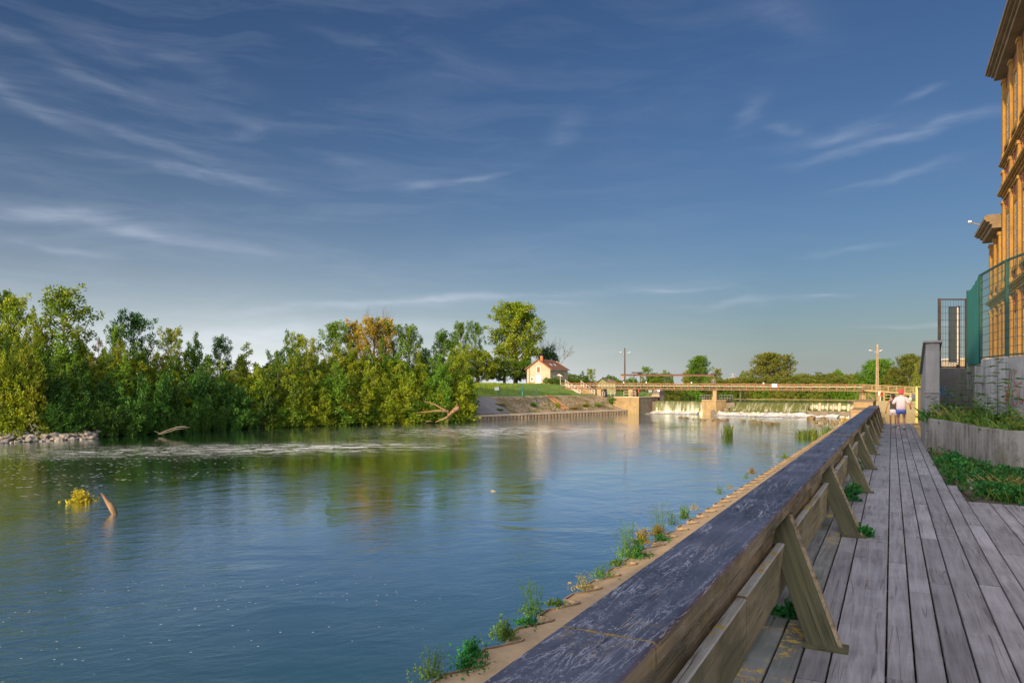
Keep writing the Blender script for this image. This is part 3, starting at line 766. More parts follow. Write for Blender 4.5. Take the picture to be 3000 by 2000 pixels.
# dark glazed panel behind the flat fence
root = empty('dark_glazed_panel', (15.4,24.75,2.42), 0, 'tall narrow dark glazed panel in a white frame behind the wire mesh fence', 'glazed panel'); root.location = (0,0,0)
m = MB(); m.box(15.12,15.36,24.75,24.82,2.75,4.68); m.build('dark_pane', M['glass'], root)
m = MB(); m.box(15.365,15.40,24.73,24.83,2.72,4.66); m.box(15.08,15.40,24.73,24.83,2.68,2.745); m.build('white_frame', M['white'], root)
m = MB(); m.box(15.40,15.47,24.74,24.84,2.42,4.70); m.build('side_post', M['darksteel'], root)
root = empty('pale_shed', (0,0,0), 0, 'small pale flat-roofed shed seen low behind the wire mesh fence', 'shed')
m = MB(); m.box(24.6,27.6,40,41,2.3,3.35); m.build('shed_wall', M['pale'], root)
m = MB(); m.box(24.5,27.7,39.9,41.1,3.35,3.45); m.build('shed_roof', M['white'], root)

# ------------------------------------------------------------------ the mill: brick and ochre stone factory (local frame x right, y along)
def mill():
    root = empty('brick_mill_building', (0,0,0), RW, 'tall factory of red brick with ochre stone pilasters and cornices at right edge', 'building')
    X0 = 4.8; Y0, Y1, Y2 = 27.5, 44.3, 49.7; ZT = 17.6; ZL = 10.3; G = 2.0
    m = MB(); m.box(X0+.35, X0+14, Y0, Y1, G, ZT); m.build('brick_wall', M['brickwall'], root)
    m = MB(); m.box(X0+.40, X0+13, Y1+.002, Y2, G, ZL); m.build('lower_wing_wall', M['brickwall'], root)
    bay = 2.5
    def cornice(y0, y1, z, name='cornice', s=1.0, mat='cornice', endcap=True):
        m = MB()
        for (dz0,dz1,out) in ((-.45,-.18,.16),(-.18,.0,.30),(.0,.12,.50),(.12,.34,.60),(.34,.44,.48)):
            m.box(X0+(.35 if mat == 'gold' else 0)-out*s, X0+.6, y0, y1+out*s, z+dz0*s, z+dz1*s)
        return m.build(name, M[mat], root, bevel=.012)
    cornice(Y0, Y1, ZT+.40, s=.80)
    cornice(Y1+.75, Y2, ZL+.25, s=.8)
    for z, s in ((13.15,.45),(11.65,.55),(6.55,.5)):
        cornice(Y0, Y1-.02 if z > 7 else Y2, z, 'belt_course', s, 'gold')
        # little blocks along the belt at each pilaster
    ys = []
    y = Y1-.32
    while y > Y0: ys.append(y); y -= bay
    zones = [(G,6.2,0),(6.85,11.3,1),(12.0,12.85,2),(13.4,17.45,3)]
    def pil(y, z0, z1, w=.42, out=.36):
        m = MB(); out = .12; m.box(X0-out+.30, X0+.34, y-w/2, y+w/2, z0, z1)
        m.box(X0-out+.25, X0+.33, y-w/2-.04, y+w/2+.04, z1-.16, z1)
        m.box(X0-out+.26, X0+.33, y-w/2-.04, y+w/2+.04, z0, z0+.25)
        m.build('pilaster', M['gold'], root, bevel=.012)
    for y in ys:
        for z0, z1, q_ in zones: pil(y, z0, z1)
    y = Y2-.34
    ys2 = []
    while y > Y1+.8: ys2.append(y); y -= bay*.78
    for y in ys2:
        for z0, z1 in ((G,6.2),(6.85,10.0)): pil(y, z0, z1)
    def window(y, z0, z1, w=.95):
        f = MB()
        f.box(X0+.29, X0+.348, y-w/2-.28, y-w/2, z0-.05, z1+.25); f.box(X0+.29, X0+.348, y+w/2, y+w/2+.28, z0-.05, z1+.25)
        f.box(X0+.27, X0+.346, y-w/2, y+w/2, z1, z1+.25); f.box(X0+.20, X0+.347, y-w/2-.34, y+w/2+.34, z0-.22, z0-.052)
        o = f.build('window', M['gold'], root, bevel=.01)
        g_ = MB(); g_.box(X0+.31, X0+.345, y-w/2+.01, y+w/2-.01, z0-.04, z1-.01); g_.build('pane', M['glass'], o)
        b_ = MB()
        for i in range(1,3): b_.box(X0+.295, X0+.309, y-w/2+i*w/3-.03, y-w/2+i*w/3+.03, z0-.04, z1-.01)
        for i in range(1,4): b_.box(X0+.297, X0+.308, y-w/2, y+w/2, z0+i*(z1-z0)/4-.025, z0+i*(z1-z0)/4+.025)
        b_.build('glazing_bars', M['white'], o)
    for i in range(len(ys)-1):
        yc = (ys[i]+ys[i+1])/2
        for z0, z1 in ((2.9,5.4),(7.5,10.5),(14.0,16.5)): window(yc, z0, z1)
    for i in range(len(ys2)-1):
        yc = (ys2[i]+ys2[i+1])/2
        for z0, z1 in ((2.9,5.4),(7.4,9.3)): window(yc, z0, z1, .8)
    # red brick half-pillars beside the windows
    for i in range(len(ys)-1):
        for s_ in (-1,1):
            yc = (ys[i]+ys[i+1])/2 + s_*.86
            m = MB(); m.box(X0+.30, X0+.349, yc-.12, yc+.12, zones[0][0]+.36, zones[-1][1]-.64); m.build('brick_strip', M['brickwall'], root)
    # small camera on a bracket at the lower cornice
    m = MB(); m.beam((X0-.35,Y2-1.0,ZL+.80),(X0-.80,Y2-1.0,ZL+.98),.05,.05); m.build('camera_bracket', M['cornice'], root)
    m = MB(); m.box(X0-.92,X0-.74,Y2-1.12,Y2-.9,ZL+.95,ZL+1.07); m.build('camera_housing', M['lampgrey'], root, bevel=.02)
mill()
# unseen block added behind the photographer to throw shade on the boardwalk
root = empty('shade_block', (0,0,0), RW, 'unseen brick block added behind the viewpoint to shade the walk', 'building')
m = MB(); m.box(-8.6,24,-24,-12,-4,12.6); m.build('wing_wall', M['brickwall'], root)
m = MB(); m.box(-8.9,24.3,-24.3,-11.7,12.6,12.9); m.build('shade_block_parapet', M['cornice'], root)
# ================================================================== FAR BANK: embankment, weir, bridge, house
PA = Vector((-6.4,108,0)); PB = Vector((23.1,136,0)); pd = (PB-PA).normalized(); pin = Vector((-pd.y,pd.x,0))   # inland
PL_LEN = (PB-PA).length
def bankp(s, d, z): v = PA + pd*s + pin*d; return (v.x, v.y, z)
def far_bank():
    root = empty('far_sheet_pile_wall', (0,0,0), 0, 'low pale sheet pile wall along the foot of the far stone embankment', 'quay wall')
    m = MB(); s = -1.0; pts = []
    while s < PL_LEN:
        pts += [(s,0),(s+.34,0),(s+.40,.25),(s+.72,.25),(s+.76,0)]; s += .80
    n = len(pts)
    vs = [bankp(a,-b,-2.78) for a,b in [(p[0],-p[1]) for p in pts]]+[bankp(a,b,-5) for a,b in pts]
    m.add(vs, [(i,n+i,n+i+1,i+1) for i in range(n-1)])
    m.build('sheet_piles', M['pile'], root)
    m = MB(); m.add([bankp(-1,-.06,-2.72),bankp(PL_LEN,-.06,-2.72),bankp(PL_LEN,.95,-2.70),bankp(-1,.95,-2.70),bankp(-1,-.06,-3.0),bankp(PL_LEN,-.06,-3.0),bankp(PL_LEN,.95,-3),bankp(-1,.95,-3)],
        [(0,1,2,3),(4,5,1,0),(5,6,2,1),(7,4,0,3)]); m.build('concrete_cap', M['pale'], root)
    # rubble slope
    def slope(name, s0, s1, mat, lift, amp, seed, top=-.22, s0t=None, s1t=None):
        g = np.random.default_rng(seed); ns = int((s1-s0)/.35)+1; nd = 22; vs = []
        for i in range(ns+1):
            for j in range(nd+1):
                v_ = j/nd; a0 = s0+((s0t if s0t is not None else s0)-s0)*v_; a1 = s1+((s1t if s1t is not None else s1)-s1)*v_
                a = a0+(a1-a0)*i/ns; d = .9+6.6*v_
                z = -2.72+(top+2.72)*v_ + lift + (g.random()-.5)*amp*2*(1 if 0 < j < nd else .1)
                vs.append(bankp(a+(g.random()-.5)*amp, d, z))
        fs = [(i*(nd+1)+j, (i+1)*(nd+1)+j, (i+1)*(nd+1)+j+1, i*(nd+1)+j+1) for i in range(ns) for j in range(nd)]
        me = bpy.data.meshes.new(name); me.from_pydata(vs, [], fs)
        return link_mesh(name, me, mat)
    m_, k, b, out = new_mat('rubble_embankment'); co = coords(k)
    vo = k.n('ShaderNodeTexVoronoi', feature='DISTANCE_TO_EDGE', inp={'Vector': k.mapping(co,(1,1,1.3)), 'Scale': 2.9})
    vc = k.n('ShaderNodeTexVoronoi', inp={'Vector': k.mapping(co,(1,1,1.3)), 'Scale': 2.9})
    c = k.mix(vc.outputs['Color'], (.34,.25,.15), (.44,.35,.24)); c = k.mix(.4, c, (.36,.27,.17))
    c = k.mix(k.ramp(vo.outputs['Distance'], [(0.0,1.0),(.10,0.0)]), c, (.14,.09,.05))
    gr = k.noise(co, .55, 5, .65); c = k.mix(k.math('MULTIPLY', k.ramp(gr, [(.44,0.0),(.56,1.0)]), .85), c, (.12,.115,.025))
    gr2 = k.noise(co, .35, 4, .6, 1.0); c = k.mix(k.math('MULTIPLY', k.ramp(gr2, [(.5,0.0),(.62,1.0)]), .6), c, (.20,.12,.055))
    k.link(c, b.inputs['Base Color']); b.inputs['Roughness'].default_value = .95
    bump(k, b, k.math('MULTIPLY', k.ramp(vo.outputs['Distance'], [(0.0,0.0),(.2,1.0)]), 1.0), .8, .15)
    M['rubble'] = m_
    tag(slope('stone_embankment', 9.0, PL_LEN-.5, M['rubble'], 0.03, .09, 1, s0t=11.0), kind='structure')
    tag(slope('concrete_slab_ramp', -1.0, 9.2, M['slab'], .10, .012, 2, s1t=11.2, s0t=3), kind='structure')
    m = MB(); m.add([bankp(-4,7.4,-.14),bankp(PL_LEN,7.4,-.14),bankp(PL_LEN,7.9,-.14),bankp(-4,7.9,-.14),bankp(-4,7.4,-.5),bankp(PL_LEN,7.4,-.5)], [(0,1,2,3),(4,5,1,0)])
    tag(m.build('embankment_kerb', M['pale']), kind='structure')
    # timber slide rails
    root = empty('timber_slide', (0,0,0), 0, 'two pairs of brown timber rails sloping down the far rubble embankment', 'slide')
    for ds in (0.0,.4,1.0,1.4):
        m = MB(); m.beam(bankp(24.4+ds,7.6,-.02), bankp(22.4+ds,1.3,-2.30), .12,.12); m.build('slide_rail', M['timber'], root)
    m = MB()
    for i in range(5):
        t_ = i/5; m.beam(bankp(24.4-2*t_,7.4-6.1*t_,-.10-2.3*t_), bankp(25.8-2*t_,7.4-6.1*t_,-.10-2.3*t_), .05,.05)
    m.build('cross_timber', M['timber'], root)
far_bank()

# weir direction
A3 = Vector((A[0],A[1],0)); B3 = Vector((B[0],B[1],0)); wdv = (A3-B3).normalized(); wn = Vector((wdv.y,-wdv.x,0))
if wn.y > 0: wn = -wn        # wn points downstream (towards the camera)
WL = (A3-B3).length
def wp(s, d, z): v = B3 + wdv*s + wn*d; return (v.x, v.y, z)
def s_of_px(px, d=0.0):
    # distance along the weir whose image column is px
    t_ = (px-1500)/F; o = B3 + wn*d
    return (t_*o.y-o.x)/(wdv.x-t_*wdv.y)
def mat_fall():
    m, k, b, out = new_mat('falling_water'); co = coords(k)
    # object axes: x along the weir, z up
    v = k.mapping(co, (1,.25,.10)); f = k.noise(v, 2.2, 6, .7, .3); z = k.n('ShaderNodeSeparateXYZ', inp={0: co}).outputs[2]
    low = k.ramp(k.math('MULTIPLY', k.math('ADD', z, 3.6), .42), [(.05,.9),(.35,.30),(.8,.10),(1.0,.0)])
    w_ = k.math('ADD', k.math('MULTIPLY', k.ramp(f, [(.50,0.0),(.64,1.0)]), k.math('ADD', low, .20)), k.math('MULTIPLY', k.ramp(low, [(.35,0.0),(.9,1.0)]), .8), None, True)
    c = k.mix(w_, (.085,.095,.025), (.62,.58,.48)); k.link(c, b.inputs['Base Color']); b.inputs['Roughness'].default_value = .3
    bump(k, b, f, .5, .08); return m
def mat_foam():
    m, k, b, out = new_mat('white_foam'); co = coords(k)
    f = k.noise(k.mapping(co, (1,.5,1)), .9, 6, .7, .8); f2 = k.noise(co, 3.5, 5, .7)
    c = k.mix(k.ramp(k.math('ADD', k.math('MULTIPLY', f, .7), k.math('MULTIPLY', f2, .3)), [(.40,0.0),(.56,1.0)]), (.28,.27,.25), (.66,.62,.57))
    k.link(c, b.inputs['Base Color']); b.inputs['Roughness'].default_value = .7
    bump(k, b, k.math('ADD', f, f2), .7, .12)
    # torn edge
    sp_ = k.n('ShaderNodeSeparateXYZ', inp={0: co}); e = k.math('ADD', k.math('MULTIPLY', sp_.outputs[2], 6.0), k.math('MULTIPLY', k.math('SUBTRACT', f2, .5), 3.0))
    tr = k.n('ShaderNodeBsdfTransparent'); mx = k.n('ShaderNodeMixShader', inp={0: k.ramp(k.math('SUBTRACT', e, -21.0), [(.0,0.0),(.55,1.0)]), 1: tr.outputs[0], 2: b.outputs[0]})
    k.link(mx.outputs[0], out.inputs[0]); return m
M['fall'] = mat_fall(); M['foam'] = mat_foam()
WR = math.atan2(wdv.y, wdv.x)
def local_obj(o):   # objects of the weir are built in a frame whose x runs along it
    o.location = B3; o.rotation_euler = (0,0,WR); return o
def fall(name, s0, s1, prof, label, amp=.06, seed=0, mat='fall', teeth=False):
    g = np.random.default_rng(seed); ns = int((s1-s0)/.18); pr = []
    for i in range(len(prof)-1):
        for j in range(4): u = j/4; pr.append((prof[i][0]*(1-u)+prof[i+1][0]*u, prof[i][1]*(1-u)+prof[i+1][1]*u))
    pr.append(prof[-1]); vs = []
    w_ = np.cumsum(g.normal(0,1,ns+1)); w_ = (w_-np.convolve(w_, np.ones(15)/15, 'same'))
    for i in range(ns+1):
        for j,(d,z) in enumerate(pr):
            v_ = j/len(pr); vs.append((s0+(s1-s0)*i/ns, -(d+amp*w_[i]*v_+g.normal(0,.012)), z+g.normal(0,.01)*v_))
    n = len(pr)
    fs = [(i*n+j, i*n+j+1, (i+1)*n+j+1, (i+1)*n+j) for i in range(ns) for j in range(n-1)]
    me = bpy.data.meshes.new(name); me.from_pydata(vs, [], fs)
    o = local_obj(link_mesh(name, me, M[mat], smooth=True)); tag(o, kind='structure'); return o
sL0, sL1 = s_of_px(1922), s_of_px(2062); sR0, sR1 = s_of_px(2140), s_of_px(2372)
curve = [(-.5,UZ+.005),(0,UZ-.01),(.25,-1.28),(.5,-1.75),(.7,-2.4),(.85,-3.2),(.9,-3.7)]
fall('waterfall', sL0, sL1, curve, '', seed=1)
curve2 = [(-.5,UZ+.005),(0,UZ-.01),(.35,-1.25),(.9,-1.75),(1.5,-2.3),(1.9,-2.7),(2.6,-2.75),(3.2,-3.3),(3.4,-3.7)]
fall('waterfall', sR0, sR1, curve2, '', seed=2)
fall('waterfall', sR1, WL+1, [(-.5,UZ+.005),(.1,UZ-.02),(.25,-1.5),(.4,-2.35),(1.9,-2.5),(2.0,-3.1),(2.2,-3.7)], '', .10, 3)
def foam(name, s0, s1, d0, d1, h, seed):
    g = np.random.default_rng(seed); ns = int((s1-s0)/.3); nd = 30
    ph = g.random(8)*6; vs = []
    for i in range(ns+1):
        s = s0+(s1-s0)*i/ns; dd = d1+1.2*math.sin(s*.35+ph[0])+.6*math.sin(s*1.1+ph[1])
        for j in range(nd+1):
            u = j/nd; d = d0+(dd-d0)*u
            hh = h*(math.exp(-((u-.12)/.16)**2)+.32*math.exp(-((u-.5)/.28)**2))*(.65+.35*math.sin(s*.9+ph[2]+u*5)*math.sin(s*.37+ph[3]))
            hh += .06*math.sin(s*3.1+u*14+ph[4])*math.sin(s*1.7-u*9)*(1-u)+g.normal(0,.012)
            hh += .10*math.sin(s*2.3+u*7)*math.sin(s*5.1-u*11+ph[5])*(1-u*.5)
            vs.append((s+.1*math.sin(u*9+s), -d, WZ-.10*u+max(hh,-.05)*(1-.75*u**2)+.02))
    fs = [(i*(nd+1)+j, i*(nd+1)+j+1, (i+1)*(nd+1)+j+1, (i+1)*(nd+1)+j) for i in range(ns) for j in range(nd)]
    me = bpy.data.meshes.new(name); me.from_pydata(vs, [], fs)
    o = local_obj(link_mesh(name, me, M['foam'], smooth=True)); tag(o, kind='stuff', label='white churning foam at the foot of the weir'); return o
foam('foam', sL0-.5, sL1-.6, .6, 5.5, .50, 3)
foam('foam', sR0-1.5, sR1+5, 2.2, 8.5, .75, 4)
foam('foam', sR1+2, WL+1, 1.9, 4.5, .3, 5)
# broken sill with concrete teeth on the right
root = empty('weir_sill', (0,0,0), 0, 'jagged row of concrete teeth with water between them on the right part of the weir', 'weir')
local_obj(root); g = random.Random(4); s = sR1-.5
m = MB(); m.box(sR1-.5, WL+1, -2.2,-.2,-5,-2.56); m.build('sill_step', M['darkwall'], root)
while s < WL+.5:
    w_ = g.uniform(.14,.42); m = MB(); tp = g.uniform(-1.35,-1.10)
    m.add([(s,-.46,tp),(s+w_,-.46,tp),(s+w_,-1.1,-2.5),(s,-1.1,-2.5),(s,-.1,tp),(s+w_,-.1,tp),(s+w_,-.1,-2.5),(s,-.1,-2.5)],
          [(0,3,2,1),(4,5,6,7),(0,1,5,4),(1,2,6,5),(3,0,4,7)])
    m.build('sill_tooth', M['pale'], root, bevel=.03); s += g.uniform(.6,1.6)
# weir body under water
m = MB(); m.box(sL0-1, WL+2, -.04, 1.4, -6, UZ-.12); o = local_obj(m.build('weir_body', M['darkwall'])); tag(o, kind='structure')

# centre pier
root = local_obj(empty('weir_pier', label='ochre concrete pier with an arched opening in the middle of the weir', cat='pier'))
s0, s1 = s_of_px(2062,2.2), s_of_px(2118,2.2); sc = (s0+s1)/2
m = MB(); ztop = -1.02
pts = [(s0,-3.2),(s1-.9,-3.4),(s1+.3,-1.2),(s1+.3,2.0),(s0,2.0)]
m.prism(pts, -6, ztop); m.build('pier_base', M['stone'], root, bevel=.05)
m = MB(); m.prism([(x+(-.08 if x < sc else .08), y-.08) for x,y in pts], ztop, ztop+.22); m.build('pier_cap', M['tan'], root, bevel=.03)
m = MB()
s2 = s0+.60*(s1-s0); r_ = .42
arch = [(s2-r_,-3.45),(s2+r_,-3.45)]
vs = [(s2-r_,-3.46,-3.6),(s2+r_,-3.46,-3.6)]+[(s2+r_*math.cos(t_),-3.46,-2.95+r_*math.sin(t_)) for t_ in np.linspace(0,math.pi,9)]
m.add(vs, [tuple(range(len(vs)))]); m.build('arched_opening', M['darksteel'], root)
m = MB(); m.box(s0+1.55,s0+2.35,-2.4,-1.0,ztop+.2,ztop+.75); m.box(s0+1.6,s0+2.3,-2.2,-1.2,ztop+.75,.98); m.build('column', M['tan'], root, bevel=.03)
for (xa,xb) in ((s0-.9,s0+1.2),(s0+2.6,s1+1.6)):
    m = MB()
    for z in (ztop+.55,ztop+1.05): m.beam((xa,-1.6,z),(xb,-1.6,z),.05,.05)
    n_ = 5
    for i in range(n_+1): x = xa+(xb-xa)*i/n_; m.beam((x,-1.6,ztop+.1),(x,-1.6,ztop+1.05),.05,.05)
    m.build('guard_rail', M['sheet'], root)
m = MB(); m.box(s1+.3,s1+1.8,-1.2,1.0,-5,-1.3); m.box(s1+.3,s1+1.1,-2.6,-1.2,-5,-2.2); m.build('side_step', M['darkwall'], root, bevel=.04)

# left abutment
root = empty('weir_abutment', (0,0,0), 0, 'concrete abutment wall coloured ochre where lit and dark where shaded at the left end of the weir', 'abutment')
ab = [(20.3,134.0),(23.72,133.8),(28.2,138.6),(29.5,142),(21,150),(15,146)]
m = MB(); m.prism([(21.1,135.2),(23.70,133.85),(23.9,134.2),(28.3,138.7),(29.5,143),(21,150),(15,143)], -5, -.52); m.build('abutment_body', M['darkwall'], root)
m = MB(); m.prism([(19.2,136.0),(21.2,135.0),(23.68,133.75),(23.74,133.95),(21.3,135.4),(19.5,136.6)], -5, -.5); m.build('lit_face', M['stone'], root)  # sunlit and shaded face of one wall put into two colours
m = MB(); m.prism([(19.2,136.0),(21.1,134.95),(23.7,133.68),(28.4,138.62),(28.2,139.2),(23.7,134.4),(21.3,135.7)], -.5, -.34); m.build('coping', M['pale'], root)
m = MB(); m.add([(26.9,138.2,-.5),(28.5,138.4,-.5),(28.5,138.4,1.1),(27.9,138.2,1.1),(26.9,139.8,-.5),(28.5,140.2,-.5),(28.5,140.2,1.1),(27.9,139.8,1.1)], [(0,1,2,3),(7,6,5,4),(0,4,5,1),(1,5,6,2),(2,6,7,3),(3,7,4,0)])
m.build('wing_wall', M['pale'], root, bevel=.05)
m = MB(); m.box(28.55,29.4,138.4,140,-4,1.05); m.build('gate_slot', M['darksteel'], root)
m = MB(); m.box(28.0,28.5,138.05,138.15,.45,1.0); m.build('white_plate', M['signwhite'], root)
# railing on the abutment
root = empty('abutment_railing', (0,0,0), 0, 'low pale two-bar railing on top of the left weir abutment', 'railing')
def bar_rail(root, pts, zs, zb, posts, mat, r=.06, names=('rail_bar','rail_post')):
    m = MB()
    for z in zs:
        for a_, b_ in zip(pts, pts[1:]): m.beam((a_[0],a_[1],a_[2]+z),(b_[0],b_[1],b_[2]+z),r,r)
    m.build(names[0], mat, root)
    for a_, b_ in zip(pts, pts[1:]):
        for i in range(posts+1):
            t_ = i/posts; x = a_[0]+(b_[0]-a_[0])*t_; y = a_[1]+(b_[1]-a_[1])*t_; z = a_[2]+(b_[2]-a_[2])*t_
            mm = MB(); mm.beam((x,y,z+zb),(x,y,z+max(zs)+.03),r,r); mm.build(names[1], mat, root)
bar_rail(root, [(21.3,136.6,-.34),(23.5,136.0,-.34)], (.5,.95), 0, 2, M['pale'])
root = empty('steel_railing', (0,0,0), 0, 'short white railing left of the bridge column on the far bank', 'railing')
bar_rail(root, [(17.4,138.2,-.3),(18.5,139.6,-.3),(20.1,140.4,-.3)], (.45,.85), 0, 2, M['white'])
root = empty('lifebuoy_post', (0,0,0), 0, 'red lifebuoy holder on a post behind the abutment railing', 'lifebuoy holder')
m = MB(); m.beam((24.35,137.5,-.4),(24.35,137.5,.9),.08,.08); m.build('holder_post', M['rust'], root)
m = MB(); m.tube([(24.3,137.40,.50),(24.3,137.40,1.02)], [.20,.16], 10); m.build('red_case', M['redlife'], root)
root = empty('warning_sign', (0,0,0), 0, 'white square warning sign on a post standing on the far abutment', 'sign')
m = MB(); m.beam((26.75,138.9,-.4),(26.75,138.9,.9),.06,.06); m.build('sign_post', M['darksteel'], root)
m = MB(); m.box(26.45,27.05,138.8,138.85,.35,.85); m.build('sign_plate', M['signwhite'], root)
m = MB(); m.box(26.7,26.8,138.785,138.80,.45,.75); m.build('sign_mark', M['darksteel'], root)
root = empty('orange_box', (0,0,0), 0, 'orange and yellow crate beside the white warning sign', 'crate')
m = MB(); m.box(27.35,27.95,139.3,139.8,-.5,.12); m.build('orange_part', M['orange'], root, bevel=.03)
m = MB(); m.box(26.9,27.3,139.3,139.8,-.5,.16); m.build('yellow_part', M['gold'], root, bevel=.03)

# ------------------------------------------------------------------ bridge
def bridge():
    root = local_obj(empty('footbridge', label='long rusty steel footbridge with pale handrails crossing above the weir', cat='footbridge'))
    D = -1.7   # towards the camera = negative local y
    s0, s1 = s_of_px(1650,1.7), s_of_px(2530,1.7)
    def zt(s): t_ = (s-s0)/(s1-s0); return ZP(1121,147)*(1-t_)+ZP(1126,119)*t_
    def zb(s): t_ = (s-s0)/(s1-s0); return ZP(1138.5,147)*(1-t_)+ZP(1144.5,119)*t_
    def chord(y, f0, f1, w, mat, name):
        m = MB(); m.beam((s0,y,zb(s0)+(zt(s0)-zb(s0))*f0),(s1,y,zb(s1)+(zt(s1)-zb(s1))*f0),w,f1); return m.build(name, mat, root)
    for y, nm in ((D-.75,'near'),(D+.75,'far')):
        
        if nm == 'near': chord(y, .02, .10, .12, M['rust'], 'bottom_chord'); chord(y, .24, .05, .10, M['rustlight'], 'deck_chord')
        chord(y, .97, .10, .12, M['rust'], 'top_chord'); chord(y, .80, .05, .07, M['rust'], 'second_chord')
        chord(y+.1, .60, .07, .07, M['white'], 'handrail')
    m = MB(); m.beam((s0,D,zb(s0)+.22),(s1,D,zb(s1)+.22),1.35,.06); m.build('deck', M['rustlight'], root)
    n = 42
    for i in range(n+1):
        s = s0+(s1-s0)*i/n
        m = MB()
        for y in (D-.78, D+.78): m.beam((s,y,zb(s)),(s,y,zt(s)),.10,.08)
        m.beam((s,D-.75,zb(s)+.06),(s,D+.75,zb(s)+.06),.08,.1)
        m.build('truss_frame', M['rust'], root)
    m = MB()
    for i in range(n):
        s = s0+(s1-s0)*i/n; e = s0+(s1-s0)*(i+1)/n
        if i % 2: m.beam((s,D-.74,zb(s)+.18),(e,D-.74,zb(s)+(zt(s)-zb(s))*.45),.035,.035)
        m.beam((s+.3,D-.80,zb(s)+.05),(e-.35,D-.80,zb(s)+.05),.03,.10)
    m.build('lattice', M['darksteel'], root)
    for px in (1765,1857):
        s = s_of_px(px,1.7) 
        w_ = .75
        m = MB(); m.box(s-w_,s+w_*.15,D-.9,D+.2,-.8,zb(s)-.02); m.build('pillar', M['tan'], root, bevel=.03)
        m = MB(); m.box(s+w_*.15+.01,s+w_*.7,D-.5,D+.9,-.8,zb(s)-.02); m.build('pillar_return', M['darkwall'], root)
    for px in (1800,2165):
        s = s_of_px(px,1.7)
        m = MB(); m.beam((s,D+.9,-1.2),(s,D+.9,zb(s)),.14,.14); m.build('strut', M['darksteel'], root)
    for px, sz in ((1832,.22),(1898,.18),(2240,.2),(2030,.2)):
        s = s_of_px(px,1.7); m = MB(); m.tube([(s,D-.8,zt(s)+.02),(s,D-.8,zt(s)+.26)], [sz*.6,sz*.5], 8); m.build('lamp_globe', M['signwhite'], root)
    s = s_of_px(2272,1.7); m = MB(); m.box(s-.42,s+.42,D-.84,D-.80,zb(s)+.55,zt(s)+.02); m.build('white_plate', M['signwhite'], root)
bridge()
# right plinth, column and ramp
root = empty('bridge_plinth', (0,0,0), 0, 'ochre stone plinth and column carrying the right end of the footbridge', 'plinth')
m = MB(); m.prism([xy(P(2516,116.5,0)),xy(P(2600,113,0)),(70,125),(60,128)], -5, ZP(1181,116)); m.build('plinth_body', M['stone'], root, bevel=.05)
m = MB(); m.prism([(P(2514,116.3,0).x,116.3),(P(2604,112.7,0).x,112.7),(70.3,125),(60,128.4)], ZP(1181,116), ZP(1178,116)); m.build('plinth_coping', M['tan'], root, bevel=.02)
m = MB(); c_ = P(2528,118,0); m.box(c_.x-.36,c_.x+.36,117.6,118.6,-1.0,ZP(1146,118)); m.box(c_.x-.45,c_.x+.45,117.5,118.7,-1.05,-.6); m.build('column', M['tan'], root, bevel=.03)
m = MB(); c_ = P(2573,116,0); m.box(c_.x-.22,c_.x+.22,115.6,116.3,-1.0,ZP(1148,116)); m.build('second_column', M['tan'], root, bevel=.03)
def ramp():
    root = empty('access_ramp', (0,0,0), 0, 'pale timber-railed ramp descending right from the footbridge behind the joggers', 'ramp')
    p0 = P(2531,117,0); p1 = P(2700,112,0)
    zt0, zt1 = ZP(1125.5,117), ZP(1134,112); zb0, zb1 = ZP(1145,117), ZP(1157,112)
    zf0, zf1 = ZP(1139.5,117), ZP(1151,112)
    def lerp(t_): return p0.lerp(p1,t_)
    def bar(f, w, h, name, dy=0):
        m = MB(); m.beam((p0.x,p0.y+dy,zf0+(zt0-zf0)*f),(p1.x,p1.y+dy,zf1+(zt1-zf1)*f),w,h); m.build(name, M['tan'], root)
    for f in (1.0,.72,.46,.2): bar(f,.07,.07,'ramp_rail')
    for f in (1.0,.5): bar(f,.07,.07,'ramp_rail', 1.6)
    m = MB(); m.beam((p0.x,p0.y+.8,(zf0+zb0)/2),(p1.x,p1.y+.8,(zf1+zb1)/2),1.8,zf0-zb0); m.build('ramp_deck', M['tan'], root)
    for i in range(8):
        q_ = lerp(i/7); z_f = zf0+(zf1-zf0)*i/7; z_t = zt0+(zt1-zt0)*i/7
        m = MB(); m.beam((q_.x,q_.y-.05,z_f-.1),(q_.x,q_.y-.05,z_t+.04),.13,.12); m.build('ramp_post', M['tan'], root)
    q_ = lerp(.92); m = MB(); m.tube([(q_.x,q_.y-.1,zt1-.1),(q_.x,q_.y-.1,zt1+.12)],[.13,.13],8); m.build('lamp_globe', M['signwhite'], root)
ramp()
root = empty('sluice_screen', (0,0,0), 0, 'slatted timber screen under the ramp between the two columns', 'screen')
m = MB(); a_ = P(2540,117.5,0); b_ = P(2566,117,0)
for i in range(9): z = -.95+i*.2; m.beam((a_.x,a_.y,z),(b_.x,b_.y,z),.05,.07)
m.build('slats', M['hutwall'], root)
m = MB(); m.beam((a_.x,a_.y-.1,.7),(b_.x,b_.y-.1,-.9),.08,.12); m.build('diagonal_bar', M['tan'], root)
root = empty('lifebuoy', (0,0,0), 0, 'red and white lifebuoy on a post under the access ramp', 'lifebuoy')
c_ = P(2580,114,0)
m = MB(); m.beam((c_.x,c_.y+.1,-.9),(c_.x,c_.y+.1,.9),.1,.1); m.build('lifebuoy_post', M['white'], root)
m = MB(); r0 = .30
ring = [(c_.x+r0*math.cos(t_)+.16,c_.y,.42+r0*math.sin(t_)) for t_ in np.linspace(0,2*math.pi,17)]; m.tube(ring,.09,8,cap=False); m.build('ring', M['redlife'], root, smooth=True)
m = MB(); m.box(c_.x-.34,c_.x-.02,c_.y-.05,c_.y+.02,.2,.8); m.build('white_board', M['signwhite'], root)
